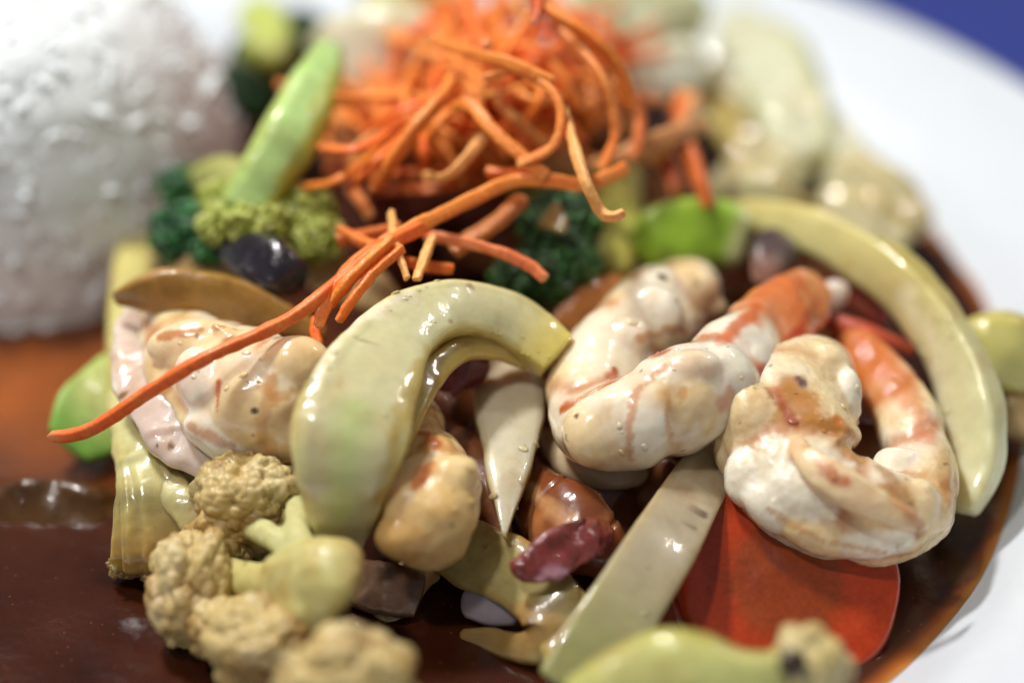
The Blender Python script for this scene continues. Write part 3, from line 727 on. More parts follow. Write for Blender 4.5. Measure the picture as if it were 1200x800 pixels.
r1 = empty('cauliflower_floret', P(330, 700, .5), 'branching beige cauliflower floret with its thick cut stem facing the camera at lower left', 'cauliflower', CAG)
def stem_piece(ctrl, c, **k):
    v, q, t, U, A = sweep(ctrl, nu=60, nv=30, **k)
    return v, q, t, np.tile(np.array(c), (len(v), 1))
wg, tg = lin(200, 196, 138), lin(196, 186, 122)
v, q, t, col = fuse([stem_piece([(312, 690, 1.3, 38, 22), (345, 685, 1.48, 48, 28), (375, 683, 1.6, 53, 34), (400, 686, 1.62, 52, 34), (416, 692, 1.55, 42, 28)], tg, cap=(.4, .35), wn=.12),
    stem_piece([(366, 675, 1.55, 26, 18), (352, 632, 1.66, 16, 13), (347, 595, 1.6, 14, 11), (338, 555, 1.3, 10, 8)], wg, wn=.2), stem_piece([(360, 662, 1.5, 22, 14), (330, 636, 1.56, 15, 12), (300, 620, 1.45, 16, 11), (272, 606, 1.15, 12, 8)], wg, wn=.2),
    stem_piece([(350, 690, 1.45, 36, 20), (305, 682, 1.3, 22, 16), (262, 672, 1.05, 20, 14)], lin(196, 184, 118), wn=.2), stem_piece([(372, 712, 1.5, 34, 22), (338, 732, 1.25, 26, 18), (306, 748, 1.0, 22, 14)], tg, wn=.2),
    stem_piece([(352, 600, 1.6, 10, 9), (362, 570, 1.5, 8, 7), (366, 545, 1.3, 6, 5)], wg)], it=7, disp=((.03, 2.4), (.014, 6), (.006, 14)), seed=4)
col = mixc(col, lin(170, 132, 76), .85 * sst(P(392, 690, 1.6)[0], P(425, 690, 1.6)[0], v[:, 0] + (fbm(v, 2, 3) - .5) * .3))
col = mixc(col, lin(186, 156, 84), .5 * sst(.5, .7, fbm(v, 1.8, 6)))
sm = mesh_obj('stem', v, q, M_stalk, col, r1); sauce_drops(sm, v, q, None, col, 16, 4)
floret(r1, 291, 590, 1.42, 70, 62, 54, 21, lumps=28)
floret(r1, 226, 688, 1.05, 52, 74, 52, 22, lumps=26)
floret(r1, 304, 754, 1.12, 68, 56, 50, 23, lumps=24)
floret(r1, 338, 566, 1.4, 32, 38, 34, 24, sub=5, lumps=12)
floret(r1, 252, 640, 1.08, 44, 38, 36, 25, sub=5, lumps=16)
floret(r1, 258, 732, .95, 46, 40, 38, 26, sub=5, lumps=16)

r2 = empty('cauliflower_floret', P(185, 650, .4), 'yellowish cauliflower floret seen from its stem side standing in the sauce', 'cauliflower', CAG)
branch(r2, [(146, 462, 1.35, 20, 16), (156, 515, 1.4, 27, 20), (170, 555, 1.36, 36, 22), (182, 598, 1.15, 48, 22), (190, 640, .85, 58, 22), (192, 668, .6, 56, 18)], 6, cap=(.3, .1), ex=.7, nu=110, nv=90, wn=.08, brown=.35, drops=24,
       mod=lambda U, A: 1 + sst(.4, .9, U) * (.07 * np.cos(A * 11 + 3 * U) + .05 * np.cos(A * 17 + 1)), disp=((.05, 2), (.02, 6)), edge=((lin(164, 128, 62), .55, .95),))
branch(r2, [(192, 560, 1.32, 22, 16), (216, 592, 1.28, 22, 16), (236, 622, 1.08, 20, 14)], 9, c0=lin(216, 208, 150), c1=lin(190, 168, 96), brown=.3, disp=((.05, 2.6), (.02, 7)))
floret(r2, 150, 664, .62, 26, 16, 22, 31, lumps=14, c0=lin(170, 140, 82), c1=lin(120, 80, 34))
floret(r2, 196, 668, .6, 34, 18, 24, 32, lumps=18, c0=lin(170, 140, 82), c1=lin(120, 80, 34))
floret(r2, 240, 618, .98, 22, 28, 22, 33, lumps=14, c0=lin(190, 166, 104), c1=lin(150, 112, 52))
branch(r2, [(195, 540, 1.35, 20, 14), (225, 565, 1.3, 14, 10), (255, 580, 1.25, 10, 8)], 13, c0=lin(196, 206, 176), brown=.05)

r3 = empty('cauliflower_floret', P(405, 800, .5), 'blurred beige cauliflower head cut off by the bottom edge', 'cauliflower', CAG)
floret(r3, 408, 800, 1.55, 84, 68, 60, 41, lumps=20)
branch(r3, [(420, 820, 1.2, 30, 26), (440, 850, .8, 30, 26), (450, 880, .45, 26, 22)], 14)

r4 = empty('cauliflower_floret', P(860, 800, .5), 'pale green glossy cauliflower stalk with a round head in the lower right foreground', 'cauliflower', CAG)
branch(r4, [(670, 830, 1.3, 30, 26), (740, 792, 1.6, 44, 36), (800, 782, 1.75, 44, 38), (860, 796, 1.7, 36, 32), (920, 800, 1.6, 34, 28)], 15, c0=lin(204, 204, 132), c1=lin(168, 158, 66), disp=((.07, 1.4),))
floret(r4, 948, 784, 1.6, 54, 56, 44, 42, lumps=12, amp=(.22, .07, .02), c0=lin(206, 186, 120), c1=lin(170, 138, 70))
w_ = sweep([(912, 772, 2.0, 14, 8), (930, 776, 2.0, 16, 8), (944, 774, 1.95, 10, 6)], nu=30, nv=18)
mesh_obj('hole_shade', w_[0], w_[1], M_brown, np.tile(np.array([.05, .03, .012]), (len(w_[0]), 1)), r4, tris=w_[2])  # dark blob laid on the head to stand for a shaded hole

r5 = empty('cauliflower_floret', P(610, 740, .4), 'sliced cauliflower stalk with an oval gap lying in the sauce at bottom centre', 'cauliflower', CAG)
branch(r5, [(490, 640, .85, 18, 10), (535, 645, .95, 34, 12), (590, 664, 1.0, 36, 13), (636, 696, .98, 40, 13), (650, 738, .80, 36, 12), (618, 758, .60, 18, 9), (575, 750, .48, 12, 7), (540, 742, .42, 5, 5)], 16,
       c0=lin(178, 162, 106), c1=lin(156, 126, 66), brown=.45, edge=((lin(130, 100, 56), .6, 1.0),), nu=120, nv=44, ex=.6, wn=.2, disp=((.05, 1.6), (.02, 5)), drops=16)
branch(r5, [(640, 700, .9, 36, 12), (672, 745, .8, 42, 12), (690, 800, .6, 40, 12)], 17, c0=lin(170, 150, 96), brown=.4, ex=.6, disp=((.05, 1.6), (.02, 5)))
branch(r5, [(505, 655, .8, 22, 10), (470, 690, .6, 26, 10), (440, 720, .45, 20, 8)], 18, c0=lin(140, 112, 72), brown=.5, disp=((.08, 2.2), (.03, 6)))
strip('onion_slice', [(540, 706, .62, 16, 8), (575, 708, .66, 24, 9), (612, 718, .66, 16, 8)], M_onion, lin(150, 138, 146), lin(130, 116, 124),
      'small grey lavender onion sliver inside the oval gap at bottom centre', 'onion slice', ONG, brown=.05, seed=19)

# ------------------------------------------------------------------ broccoli
def crown(parent, blobs, n, size, seed, c0, c1, name='bud_cluster'):
    """hundreds of bud beads over a few lumps: (px, py, z, rx, ry, rd)"""
    r = np.random.default_rng(seed); bv, bf = ICO[1]; V, F, C = [], [], []
    for (px, py, z, rx, ry, rd) in blobs:
        ctr = P(px, py, z); k = pxcm(ctr)
        m = int(n * rx * ry / 2500.)
        for d in sph_pts(m, r):
            lump = 1 + .16 * math.sin(d[0] * 7 + seed) * math.sin(d[1] * 6 + 1) * math.sin(d[2] * 5)
            p = ctr + (np.array([1., 0, 0]) * d[0] * rx + UPV * d[1] * ry - FWD * d[2] * rd) * k * lump
            s = size * k * r.uniform(.7, 1.35)
            F.append(bf + len(bv) * len(V)); V.append(bv * s * np.array([1, 1, r.uniform(.8, 1.2)]) + p)
            C.append(np.tile(c0 + (c1 - c0) * r.random() ** 1.5, (len(bv), 1)))
    v = np.vstack(V); f = np.vstack(F); col = np.vstack(C)
    o = mesh_obj(name, v, None, M_broc, col, parent, tris=f); o['kind'] = 'stuff'
    for (px, py, z, rx, ry, rd) in blobs:
        sv, sf = ICO[2]; ctr = P(px, py, z); k = pxcm(ctr) * .95
        vv = ctr + (sv[:, [0]] * np.array([1., 0, 0]) * rx + sv[:, [1]] * UPV * ry - sv[:, [2]] * FWD * rd) * k
        mesh_obj('floret', vv, None, M_broc, np.tile(c0, (len(vv), 1)), parent, tris=sf)
    return o
BRG = 'broccoli florets in the stir fry'
dkg, mdg, ltg = lin(16, 60, 30), lin(60, 136, 64), lin(150, 160, 64)
b1 = empty('broccoli_floret', P(260, 290, 1.2), 'broccoli floret with a long pale green stem rising beside the rice', 'broccoli', BRG)
strip('stem', [(386, 58, 3.9, 16, 14), (368, 100, 3.8, 30, 24), (340, 160, 3.5, 34, 28), (308, 210, 3.15, 32, 26), (280, 255, 2.8, 30, 24)], M_green, lin(178, 208, 134), lin(170, 184, 70),
      parent=b1, seed=20, stripe=.1, brown=.08, cap=(.35, .4), disp=((.05, 1.3),), streaks=(([(395, 80), (372, 160), (330, 240)], 12, lin(176, 172, 56), .7),))
strip('stem', [(300, 215, 2.9, 22, 16), (262, 205, 2.6, 22, 16), (225, 215, 2.35, 16, 12)], M_green, lin(186, 186, 110), lin(150, 150, 60), parent=b1, seed=21)
strip('stem', [(330, 220, 2.8, 18, 16), (352, 250, 2.5, 22, 16), (372, 280, 2.2, 20, 14)], M_green, lin(196, 204, 140), lin(170, 180, 90), parent=b1, seed=22)
crown(b1, [(222, 274, 2.35, 44, 36, 34), (214, 218, 2.3, 30, 22, 22), (250, 292, 2.4, 26, 18, 18)], 560, 4.6, 5, dkg, mdg)
crown(b1, [(284, 264, 2.75, 50, 28, 26), (345, 258, 2.6, 50, 40, 30), (262, 236, 2.7, 32, 22, 20), (372, 280, 2.5, 30, 26, 22)], 480, 5.0, 6, lin(146, 156, 50), lin(210, 214, 120))
b2 = empty('broccoli_floret', P(650, 330, 1.2), 'dark green broccoli head hanging between the arched onion and the carrot pile', 'broccoli', BRG)
crown(b2, [(655, 268, 2.45, 44, 44, 40), (664, 315, 2.2, 36, 46, 36), (612, 328, 1.95, 32, 30, 28)], 680, 5.2, 8, lin(14, 46, 16), lin(58, 112, 42))
strip('stem', [(640, 250, 2.9, 20, 6), (655, 262, 2.95, 12, 5), (660, 274, 2.9, 5, 3)], M_brown, lin(120, 106, 62), lin(100, 80, 44), parent=b2, seed=23)
strip('stem', [(620, 230, 2.1, 20, 18), (600, 200, 1.8, 22, 20), (590, 170, 1.5, 22, 20)], M_green, lin(150, 160, 80), lin(130, 120, 50), parent=b2, seed=24)
b3 = empty('broccoli_floret', P(310, 100, 1.2), 'blurred broccoli floret behind the rice edge at the top left', 'broccoli', BRG)
crown(b3, [(312, 95, 1.7, 44, 52, 40), (352, 55, 1.7, 34, 40, 34)], 460, 6.5, 9, lin(22, 44, 22), lin(40, 88, 36))
strip('stem', [(300, 75, 2.4, 26, 18), (315, 45, 2.5, 30, 22), (300, 15, 2.4, 26, 20)], M_green, lin(190, 200, 110), lin(150, 160, 60), parent=b3, seed=25)

strip('broccoli_chunk', [(742, 296, 1.9, 30, 26), (780, 280, 2.05, 46, 36), (830, 272, 2.05, 46, 36), (872, 282, 1.95, 34, 30)], M_green, lin(150, 186, 56), lin(170, 192, 88),
      'bright lime green chunk of broccoli stem behind the curled shrimp', 'broccoli stem', None, seed=26, brown=.05, ex=.45, wn=.2, cap=(.2, .2), disp=((.08, 1.6), (.02, 5)), edge=((lin(206, 206, 150), .78, .95),))
strip('vegetable_chunk', [(722, 205, 2.0, 28, 18), (722, 260, 1.95, 34, 22), (716, 330, 1.7, 28, 20)], M_stem, lin(186, 184, 92), lin(160, 146, 70),
      'pale olive vegetable chunk standing between the dark broccoli and lime stem', 'vegetable', None, seed=27, brown=.3, disp=((.05, 1.4),))
strip('vegetable_wedge', [(168, 408, .95, 18, 8), (143, 445, 1.0, 38, 10), (110, 488, .95, 46, 10), (78, 524, .8, 26, 8)], M_green, lin(200, 206, 136), lin(140, 184, 76),
      'green edged vegetable wedge poking out under the long carrot strand', 'vegetable', None, seed=28, brown=.05, ex=.3, cap=(.1, .15), nv=60, edge=((lin(128, 178, 72), .6, 1.0),), disp=((.03, 1.5),))
strip('cabbage_stalk', [(172, 250, 1.2, 18, 10), (158, 300, 1.35, 22, 12), (150, 360, 1.4, 22, 12), (146, 420, 1.3, 20, 12), (150, 470, 1.1, 20, 12)], M_stem, lin(212, 204, 130), lin(196, 176, 96),
      'upright pale yellow cabbage stalk between the rice and the left shrimp', 'cabbage', None, seed=29, brown=.2, disp=((.03, 1.5),))

# ------------------------------------------------------------------ carrot slice
c = P(918, 688, .75); k = pxcm(c); RR = 132 * k
nrm = np.array([0.05, -.52, .86]); nrm /= np.linalg.norm(nrm)
e1 = np.cross(np.array([0, 1., 0]), nrm); e1 /= np.linalg.norm(e1); e2 = np.cross(nrm, e1)
pr = [(0, .2), (.2, .2), (.4, .2), (.6, .2), (.8, .2), (.93, .195), (.98, .17), (1, .12), (1.005, 0), (1, -.12), (.97, -.19), (.8, -.2), (0, -.2)]
pr, _ = spline([(a * RR, 0, b) for a, b in pr], 80); nv = 120; ang = np.linspace(0, 2 * np.pi, nv, endpoint=False)
rad = pr[:, 0][:, None] * (1 + .025 * np.sin(ang * 3 + 1) + .012 * np.sin(ang * 8))[None]
v = c + (rad * np.cos(ang))[..., None] * e1 + (rad * np.sin(ang))[..., None] * e2 + (pr[:, 2][:, None] + 0 * ang)[..., None] * nrm
v = v.reshape(-1, 3); v = v + nrm * ((fbm(v, 1.2, 4) - .5) * .10)[:, None]
i = np.arange(len(pr) - 1)[:, None] * nv; j = np.arange(nv)[None]; j2 = (j + 1) % nv
q = np.stack([i + j, i + nv + j, i + nv + j2, i + j2], -1).reshape(-1, 4)
rr = (rad / RR).ravel(); aa = np.tile(ang, len(pr))
ray = fbm(np.stack([np.cos(aa) * 14, np.sin(aa) * 14, rr * 2], 1), 1, 6, 2)
col = mixc(np.tile(lin(142, 58, 18), (len(v), 1)), lin(174, 56, 14), sst(.42, .62, rr + .1 * (ray - .5)))
col = mixc(col, lin(170, 70, 26), .16 * sst(.5, .8, ray) * (1 - sst(.5, .9, rr)))
tag(mesh_obj('carrot_slice', v, q, M_slice, col), 'round red orange carrot slice in the sauce under the glazed shrimp', 'carrot slice')

# ------------------------------------------------------------------ dark and purple bits
strip('wood_ear_mushroom', [(262, 282, 2.45, 12, 8), (292, 298, 2.65, 30, 16), (325, 318, 2.65, 30, 18), (355, 328, 2.5, 14, 10)], M_black, np.array([.016, .012, .018]), np.array([.03, .015, .016]),
      'glossy black wood ear mushroom piece above the amber onion slice', 'mushroom', None, seed=30, brown=0, nu=80, nv=40, disp=((.09, 2.6), (.03, 7)))
strip('mushroom_slice', [(895, 338, 2.0, 14, 10), (900, 312, 2.2, 22, 14), (908, 292, 2.25, 28, 14), (920, 278, 2.2, 18, 10)], M_grey, np.array([.09, .055, .05]), np.array([.03, .02, .022]),
      'dark grey mushroom slice standing behind the red shrimp tail', 'mushroom', None, seed=31, brown=0, disp=((.04, 2.4),), edge=((lin(190, 140, 120), .45, .0),))
strip('red_onion_scrap', [(500, 446, 1.9, 18, 8), (524, 432, 2.05, 30, 10), (546, 434, 2.0, 26, 9), (560, 446, 1.85, 10, 6)], M_purple, lin(112, 44, 56), lin(140, 70, 76),
      'shiny purple red onion scrap in the shadow under the onion arch', 'red onion', None, seed=32, brown=.3, disp=((.12, 2.6), (.03, 8)), nv=48, drops=12)
strip('red_onion_scrap', [(604, 672, 1.3, 8, 4), (630, 658, 1.42, 22, 6), (662, 642, 1.5, 29, 7), (694, 624, 1.45, 24, 6), (712, 618, 1.35, 8, 4)], M_purple, lin(118, 50, 46), lin(140, 74, 72),
      'folded purple red onion scrap on the sliced cauliflower stalk', 'red onion', None, seed=33, brown=.45, nu=110, nv=56, drops=10, disp=((.16, 2.2), (.03, 8)), streaks=(([(630, 680), (670, 672)], 12, lin(196, 150, 170), .6),))  # pinkish streak at the bottom is a painted highlight
strip('red_pepper_strip', [(942, 372, 1.75, 6, 6), (985, 380, 1.8, 11, 8), (1030, 396, 1.75, 11, 8), (1072, 412, 1.6, 6, 5)], M_purple, lin(200, 90, 60), lin(190, 60, 44),
      'thin red strip between the glazed shrimp and long curved onion', 'pepper strip', None, seed=34, brown=.2)
strip('red_pepper_strip', [(960, 330, 1.55, 14, 8), (1000, 348, 1.6, 16, 9), (1040, 376, 1.5, 10, 8)], M_purple, lin(170, 60, 40), lin(150, 50, 34),
      'dark red strip close behind the shrimp tail beneath the curved onion', 'pepper strip', None, seed=35, brown=.3)
strip('onion_chunk', [(955, 352, 1.85, 10, 8), (978, 346, 1.9, 18, 13), (992, 352, 1.85, 10, 8)], M_onion, lin(230, 214, 206), lin(226, 206, 196),
      'tiny white lump standing in for the highlight beside the red shrimp tail', 'onion chunk', ONG, seed=36, brown=0)  # white lump modelled in place of a soft highlight, not an onion piece

# ------------------------------------------------------------------ sauce-soaked pieces
SOAK = 'sauce-soaked onion slices'
def soak(ctrl, c0, c1, label, seed, **k):
    k.setdefault('disp', ((.06, 1.8), (.02, 6))); k.setdefault('ex', .5); k.setdefault('cap', (.2, .2))
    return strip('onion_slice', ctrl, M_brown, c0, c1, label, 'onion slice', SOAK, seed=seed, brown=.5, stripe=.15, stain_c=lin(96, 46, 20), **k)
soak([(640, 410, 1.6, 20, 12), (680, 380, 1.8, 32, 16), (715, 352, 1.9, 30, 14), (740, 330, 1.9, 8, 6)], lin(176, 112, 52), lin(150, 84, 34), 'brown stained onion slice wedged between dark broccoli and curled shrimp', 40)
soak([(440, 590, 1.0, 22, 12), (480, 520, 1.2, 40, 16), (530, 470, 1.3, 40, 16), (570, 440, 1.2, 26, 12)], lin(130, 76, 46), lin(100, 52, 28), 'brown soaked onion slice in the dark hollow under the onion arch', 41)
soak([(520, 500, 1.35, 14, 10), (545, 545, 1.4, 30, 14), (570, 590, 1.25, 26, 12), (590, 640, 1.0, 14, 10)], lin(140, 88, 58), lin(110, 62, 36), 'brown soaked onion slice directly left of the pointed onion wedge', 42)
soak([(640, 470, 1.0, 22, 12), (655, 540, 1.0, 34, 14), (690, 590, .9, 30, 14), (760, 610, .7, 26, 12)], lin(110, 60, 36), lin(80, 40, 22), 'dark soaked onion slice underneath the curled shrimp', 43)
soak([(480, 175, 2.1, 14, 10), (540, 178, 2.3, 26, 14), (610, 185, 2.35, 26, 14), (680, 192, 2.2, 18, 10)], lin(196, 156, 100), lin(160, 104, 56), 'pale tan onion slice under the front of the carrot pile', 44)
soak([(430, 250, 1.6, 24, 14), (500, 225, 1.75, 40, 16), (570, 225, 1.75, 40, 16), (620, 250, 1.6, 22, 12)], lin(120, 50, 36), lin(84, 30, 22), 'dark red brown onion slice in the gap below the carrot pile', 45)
soak([(362, 326, 1.85, 8, 8), (392, 326, 1.95, 26, 10), (430, 338, 1.95, 28, 10), (470, 360, 1.8, 12, 8)], lin(206, 176, 128), lin(170, 120, 66), 'tan onion slice tucked under the carrot strands left of the arch', 46)
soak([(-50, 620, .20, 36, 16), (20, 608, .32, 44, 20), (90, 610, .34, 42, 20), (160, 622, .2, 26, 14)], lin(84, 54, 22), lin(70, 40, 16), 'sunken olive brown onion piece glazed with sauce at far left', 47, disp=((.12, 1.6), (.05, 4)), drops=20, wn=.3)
soak([(420, 680, .6, 24, 16), (455, 690, .7, 30, 20), (495, 700, .6, 24, 16)], lin(110, 84, 66), lin(84, 56, 40), 'grey brown onion scrap in the sauce right of the thick stem', 48, )
soak([(200, 330, 1.9, 12, 8), (240, 318, 2.1, 26, 12), (280, 322, 2.1, 18, 10)], lin(196, 168, 116), lin(160, 120, 70), 'beige onion slice between the broccoli buds and amber slice', 49)
for k in range(34):
    x, y = rng.uniform(430, 1060), rng.uniform(150, 600)
    if x > 980 and y > 500 or (x < 700 and y > 540) or (x > 800 and y < 300): continue
    z = rng.uniform(.5, 1.05); th = rng.uniform(0, np.pi); L = rng.uniform(60, 110)
    dx, dy = math.cos(th) * L, math.sin(th) * L * .6
    t_ = rng.random()
    o = soak([(x - dx, y - dy, z - .2, 14, 10), (x - dx * .3, y - dy * .3 - 8, z, 34, 14), (x + dx * .3, y + dy * .3 - 8, z, 34, 14), (x + dx, y + dy, z - .2, 14, 10)],
         lin(120 + 40 * t_, 66 + 34 * t_, 36 + 20 * t_), lin(84, 44, 22), 'brown sauce-soaked onion slice buried low in the pile', 60 + k, nu=40, nv=18)
    o['group'] = 'buried onion slices'

for k in range(16):
    x, y = rng.uniform(480, 700), rng.uniform(105, 210); z = rng.uniform(1.1, 2.1); L = rng.uniform(40, 80); t_ = rng.random()
    dy = rng.uniform(-25, 25)
    o = soak([(x - L, y - dy, z - .2, 14, 9), (x - L * .3, y - 6, z, 32, 12), (x + L * .3, y + 6, z, 32, 12), (x + L, y + dy, z - .2, 14, 9)],
         lin(130 + 40 * t_, 76 + 34 * t_, 42 + 20 * t_), lin(90, 48, 24), 'brown sauce-soaked onion slice holding up the heap of shredded carrot', 110 + k, nu=40, nv=18)
    o['group'] = 'onion slices under the carrot heap'

# ------------------------------------------------------------------ cabbage and onion behind
CBG = 'pale cabbage pieces behind the carrot pile'
def cab(ctrl, c0, c1, label, seed, **k):
    k.setdefault('disp', ((.22, 1.1), (.06, 3.5))); k.setdefault('wn', .35); k.setdefault('ex', .55); k.setdefault('nv', 48)
    return strip('cabbage_piece', ctrl, M_onion, c0, c1, label, 'cabbage', CBG, seed=seed, stripe=.12, **k)
pw, pg = lin(218, 218, 196), lin(196, 202, 146)
cab([(365, 80, 2.2, 26, 20), (420, 62, 2.6, 50, 34), (480, 58, 2.6, 52, 34), (530, 80, 2.2, 30, 22)], pw, lin(206, 200, 160), 'whitish blurred cabbage piece left of the carrot pile top', 80, brown=.1)
cab([(430, 15, 2.0, 24, 16), (480, 5, 2.3, 34, 20), (540, 10, 2.2, 26, 18)], lin(200, 206, 150), pg, 'greenish blurred cabbage piece at the top edge left of the carrot', 81, brown=.1)
cab([(655, 40, 2.0, 30, 20), (710, 20, 2.4, 48, 28), (770, 20, 2.4, 48, 28), (820, 45, 2.0, 30, 18)], lin(214, 220, 186), pg, 'pale green white cabbage piece at the top right of the carrot', 82, brown=.05)
cab([(735, 95, 2.1, 24, 16), (780, 78, 2.3, 34, 20), (825, 80, 2.2, 26, 16)], lin(222, 222, 202), pw, 'small white cabbage piece just right of the carrot pile', 83, brown=.1)
cab([(800, 60, 1.5, 10, 8), (830, 110, 1.7, 18, 10), (868, 165, 1.7, 22, 12), (905, 200, 1.4, 18, 10)], lin(176, 162, 96), lin(150, 126, 66), 'narrow olive cabbage rib running down right of the carrot', 84, brown=.3)
cab([(850, 20, 1.3, 24, 14), (895, 70, 1.6, 46, 20), (925, 130, 1.6, 48, 20), (930, 195, 1.4, 40, 18)], lin(212, 214, 186), lin(190, 188, 130), 'broad whitish cabbage leaf sloping along the back right', 85, brown=.12)
cab([(870, 185, 1.4, 24, 14), (905, 205, 1.6, 40, 18), (955, 225, 1.5, 34, 16)], lin(206, 204, 166), lin(176, 160, 96), 'crumpled pale cabbage piece above the long curved onion', 86, brown=.25)
cab([(955, 190, 1.2, 18, 14), (1000, 215, 1.3, 34, 20), (1045, 245, 1.2, 34, 20), (1075, 275, 1.0, 18, 12)], lin(216, 210, 172), lin(190, 172, 110), 'whitish cabbage scrap by the plate rim beyond the curved onion', 87, brown=.25)

cab([(680, 75, 1.6, 26, 12), (720, 62, 1.8, 40, 14), (765, 66, 1.7, 30, 12)], lin(220, 222, 200), pg, 'whitish cabbage scrap directly behind the right shoulder of the carrot pile', 88, brown=.1)
cab([(800, 125, 1.3, 18, 10), (838, 140, 1.5, 34, 12), (872, 120, 1.4, 22, 10)], lin(206, 200, 164), lin(170, 150, 96), 'tan edged cabbage scrap between the carrot pile and the back right leaf', 89, brown=.4)
cab([(915, 150, 1.2, 24, 12), (960, 160, 1.3, 40, 14), (985, 200, 1.2, 26, 12)], lin(222, 222, 204), lin(200, 196, 150), 'white cabbage flake lying beside the rim behind the crumpled cabbage', 90, brown=.12)
cab([(845, 205, 1.5, 18, 10), (880, 225, 1.6, 30, 12), (925, 250, 1.5, 26, 12), (965, 262, 1.3, 14, 8)], lin(200, 196, 152), lin(170, 156, 90), 'flat olive tinged cabbage shred just behind the start of the curved onion', 91, brown=.3)
cab([(960, 240, 1.0, 20, 12), (1010, 262, 1.1, 32, 12), (1060, 290, 1.0, 24, 12)], lin(214, 206, 166), lin(186, 164, 100), 'small cream cabbage shred at the rim above the rust coloured sauce', 92, brown=.25)

# ------------------------------------------------------------------ shredded carrot
CRG = 'shredded carrot garnish'
co, cr_, cy_, cb_ = lin(250, 150, 64), lin(244, 118, 46), lin(246, 182, 108), lin(214, 158, 104)
def shred(pts, c, label, seed, pale_end=True, group=CRG):
    v, q, t, U, A = sweep([(x, y, z, r_ * .86, r_ * .6, roll) for (x, y, z, r_, roll) in pts], nu=72, nv=16, ex=.5, cap=(.2, .2), wn=.22, disp=((.016, 4), (.010, 13)), seed=seed)
    f = fbm(np.stack([np.cos(A) * 3, np.sin(A) * 3, U * 3], 1), 1.2, seed)
    col = mixc(np.tile(np.array(c), (len(v), 1)), np.array(c) * np.array([.95, .74, .6]), sst(.45, .7, f))
    col = mixc(col, lin(232, 164, 96), .35 * sst(.55, .75, fbm(v, 3, seed + 1)))
    if pale_end: col = mixc(col, lin(232, 180, 120), .5 * (1 - sst(0, .05, U)) + .5 * sst(.96, 1, U))
    return tag(mesh_obj('carrot_shred', v, q, M_carrot, col, tris=t), label, 'carrot shred', group)
def sh(pts, c, label, seed, r=8, **k): shred([(p[0], p[1], p[2], p[3] if len(p) > 3 else r, seed * 37 % 60) for p in pts], c, label, seed, **k)
sh([(55, 511, 1.95, 7), (85, 510, 2.0), (122, 494, 2.2), (180, 456, 2.6), (240, 420, 2.95), (300, 393, 3.05), (350, 367, 3.1, 10), (392, 334, 3.2), (428, 300, 3.3), (462, 276, 3.3)], lin(238, 116, 52), 'long red orange carrot strand reaching down left across the left shrimp', 1, r=10)
sh([(372, 385, 2.9, 8), (384, 352, 3.1), (418, 314, 3.3), (452, 288, 3.4), (505, 262, 3.4)], cr_, 'carrot shred running close alongside the long left strand', 2, r=10)
sh([(386, 358, 3.05, 6), (412, 326, 3.3), (452, 288, 3.45), (458, 282, 3.45)], co, 'short bright carrot shred on top of the strands left of the arch', 3, r=9)
sh([(371, 370, 2.7, 6), (370, 388, 2.6), (375, 404, 2.5, 5)], cr_, 'tiny carrot stub pointing down below the long left strand', 4, r=7)
sh([(425, 300, 3.2), (475, 272, 3.4), (540, 240, 3.5), (592, 216, 3.6), (632, 210, 3.65), (682, 216, 3.6), (712, 208, 3.6), (736, 196, 3.6)], co, 'long wavy carrot shred crossing above the dark broccoli head', 5, r=10)
sh([(570, 203, 3.5), (605, 206, 3.55), (640, 212, 3.6), (670, 216, 3.6)], cr_, 'short carrot shred lying against the long wavy shred', 6, r=9)
sh([(498, 276, 3.1), (545, 284, 3.15), (592, 298, 3.1), (622, 312, 3.0), (640, 328, 2.9, 7)], lin(232, 132, 84), 'pinkish carrot shred curving down in front of the dark broccoli', 7, r=8)
sh([(458, 248, 3.4, 6), (462, 280, 3.4), (470, 305, 3.3), (478, 328, 3.2, 6)], cy_, 'small pale forked carrot shred standing on top of the arch', 8, r=6)
sh([(508, 278, 3.3), (498, 300, 3.25), (488, 328, 3.2, 6)], cy_, 'short carrot shred meeting the forked shred on the arch', 9, r=7)
sh([(470, 306, 3.0), (500, 312, 3.0), (532, 316, 2.95)], lin(226, 116, 40), 'short straight carrot shred just behind the top of the arch', 10, r=8)
sh([(436, 226, 3.2, 8), (458, 190, 3.6), (488, 148, 4.0), (515, 118, 4.15), (535, 92, 4.15)], co, 'thick straight carrot shred slanting up the left of the pile', 11, r=11)
sh([(498, 207, 3.3, 6), (522, 208, 3.5), (545, 188, 3.7), (566, 160, 3.8)], cy_, 'pale hooked carrot shred dangling at the pile front', 12, r=8)
sh([(530, 126, 4.1, 7), (552, 124, 4.2), (575, 150, 4.1), (608, 180, 3.9), (642, 208, 3.7)], co, 'carrot shred with a curled pale tip across the pile front', 13, r=10)
sh([(660, 126, 4.3, 7), (670, 162, 4.2), (686, 212, 4.0), (704, 248, 3.7), (718, 254, 3.7), (733, 248, 3.75, 6)], cy_, 'hooked carrot shred hanging down over the right of dark broccoli', 14, r=8)
sh([(503, 48, 4.5, 7), (548, 60, 4.7), (598, 74, 4.75), (650, 98, 4.6)], co, 'dark tipped carrot shred lying across the upper pile', 15, r=8)
sh([(636, -6, 4.9), (640, 12, 5.0), (690, 42, 4.8), (726, 82, 4.4), (742, 132, 3.9)], co, 'carrot shred looping over the upper right of the pile', 16, r=9)
sh([(632, -10, 5.1), (630, 10, 5.1), (626, 28, 5.0)], lin(206, 92, 30), 'short upright carrot stub at the top edge of the photo', 17, r=7)
sh([(690, 196, 2.9, 8), (735, 182, 3.1), (780, 162, 3.2), (826, 148, 3.1, 10)], cb_, 'thick tan carrot shred jutting out right from the pile', 18, r=14)
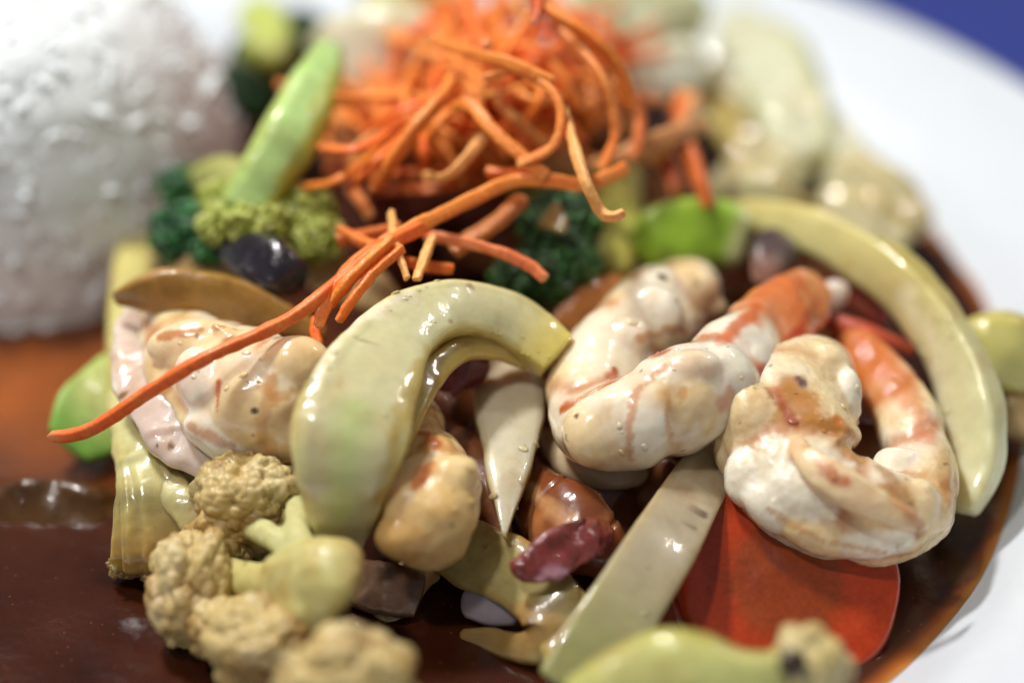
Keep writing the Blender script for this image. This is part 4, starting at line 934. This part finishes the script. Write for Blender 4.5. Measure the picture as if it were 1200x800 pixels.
sh([(796, 118, 2.9), (802, 160, 3.0), (818, 205, 2.8), (832, 245, 2.5, 9)], lin(222, 120, 60), 'blurred orange carrot shred drooping on the far right', 19, r=12)
sh([(776, 165, 2.8), (784, 195, 2.7), (796, 228, 2.5)], lin(220, 120, 80), 'blurred pinkish carrot shred beside the drooping right shred', 20, r=11)
sh([(760, 190, 2.8), (790, 160, 3.05), (815, 125, 3.0), (800, 110, 2.9)], cb_, 'folded tan carrot shred at the right end of the pile', 21, r=13)
sh([(403, 212, 2.8), (420, 232, 2.9), (434, 254, 2.9)], lin(220, 130, 70), 'short carrot stub at the lower left corner of the pile', 22, r=9)
sh([(414, 196, 3.1, 6), (424, 172, 3.3), (446, 156, 3.4)], cy_, 'pale curled carrot shred on the left face of the pile', 23, r=8)
sh([(612, 232, 3.2), (585, 258, 3.1), (552, 280, 3.0), (530, 296, 2.9)], lin(206, 128, 62), 'tan carrot shred slanting down left behind the pinkish shred', 24, r=11)
sh([(395, 282, 2.9), (430, 276, 3.0), (470, 268, 3.2)], lin(212, 116, 52), 'blurred carrot shred behind the strand junction', 25, r=10)
sh([(545, -5, 4.4), (552, 25, 4.6), (570, 55, 4.7)], cr_, 'carrot shred rising at the top left of the pile', 26, r=10)
sh([(396, 378, 2.95, 6), (414, 350, 3.15), (440, 318, 3.3), (472, 290, 3.4)], lin(246, 134, 56), 'carrot shred fanning out rightmost of the bundle left of the arch', 27, r=8)
sh([(380, 352, 3.0, 6), (402, 322, 3.2), (432, 296, 3.35), (470, 276, 3.4)], lin(244, 126, 52), 'carrot shred on the upper side of the bundle left of the arch', 28, r=8)
sh([(648, 28, 4.7), (700, 84, 4.5), (722, 150, 3.9), (704, 202, 3.4)], lin(250, 156, 84), 'light carrot shred arching down the right flank of the pile', 29, r=8)
sh([(566, 92, 4.5), (610, 84, 4.65), (654, 118, 4.5), (650, 168, 4.1), (606, 194, 3.8)], lin(250, 152, 74), 'carrot shred bent into an open loop in the middle of the pile', 30, r=6)
sh([(722, 92, 4.0), (750, 136, 3.6), (742, 186, 3.2)], lin(248, 146, 80), 'thin carrot shred hanging at the outer right flank of the pile', 31, r=7)
sh([(398, 268, 3.0, 6), (430, 286, 3.2), (452, 292, 3.3)], lin(240, 130, 60), 'small carrot shred pointing left out of the strand junction', 32, r=8)
# the heap: many shreds curling over one another
heap_r = np.random.default_rng(12)
for k in range(215):
    fx, fy = heap_r.normal(0, .45), heap_r.normal(0, .5)
    fx, fy = np.clip([fx, fy], -1, 1)
    cx = 588 + fx * 140 + (8 if fy < 0 else -18); cy = 108 + fy * 88
    if cx < 470 and cy < 85: cy += 70
    if cx > 720 and cy > 150: cy -= 50
    if k > 165: cx, cy = heap_r.normal(470, 45), heap_r.normal(150, 32)
    zc = (4.2 if k <= 165 else 3.9) - 1.5 * fx * fx - 1.0 * max(0., fy) - heap_r.uniform(0, 1.1)
    th = heap_r.uniform(0, np.pi); L = heap_r.uniform(45, 100); bend = heap_r.normal(0, 17)
    pts = []
    for s in (-1, -.4, .3, 1):
        x = cx + math.cos(th) * L * s - math.sin(th) * bend * (1 - s * s); y = cy + math.sin(th) * L * .75 * s + math.cos(th) * bend * (1 - s * s) * .8
        pts.append((x, min(y, 222), max(1.6, zc - .55 * s * s), heap_r.uniform(4.4, 6.8)))
    c = [co, cr_, lin(252, 166, 84), lin(244, 122, 52), cy_][heap_r.choice(5, p=[.34, .26, .2, .14, .06])]
    sh(pts, c, 'orange carrot shred tangled in the heap of shredded carrot', 100 + k, group='tangled carrot shreds in the heap')
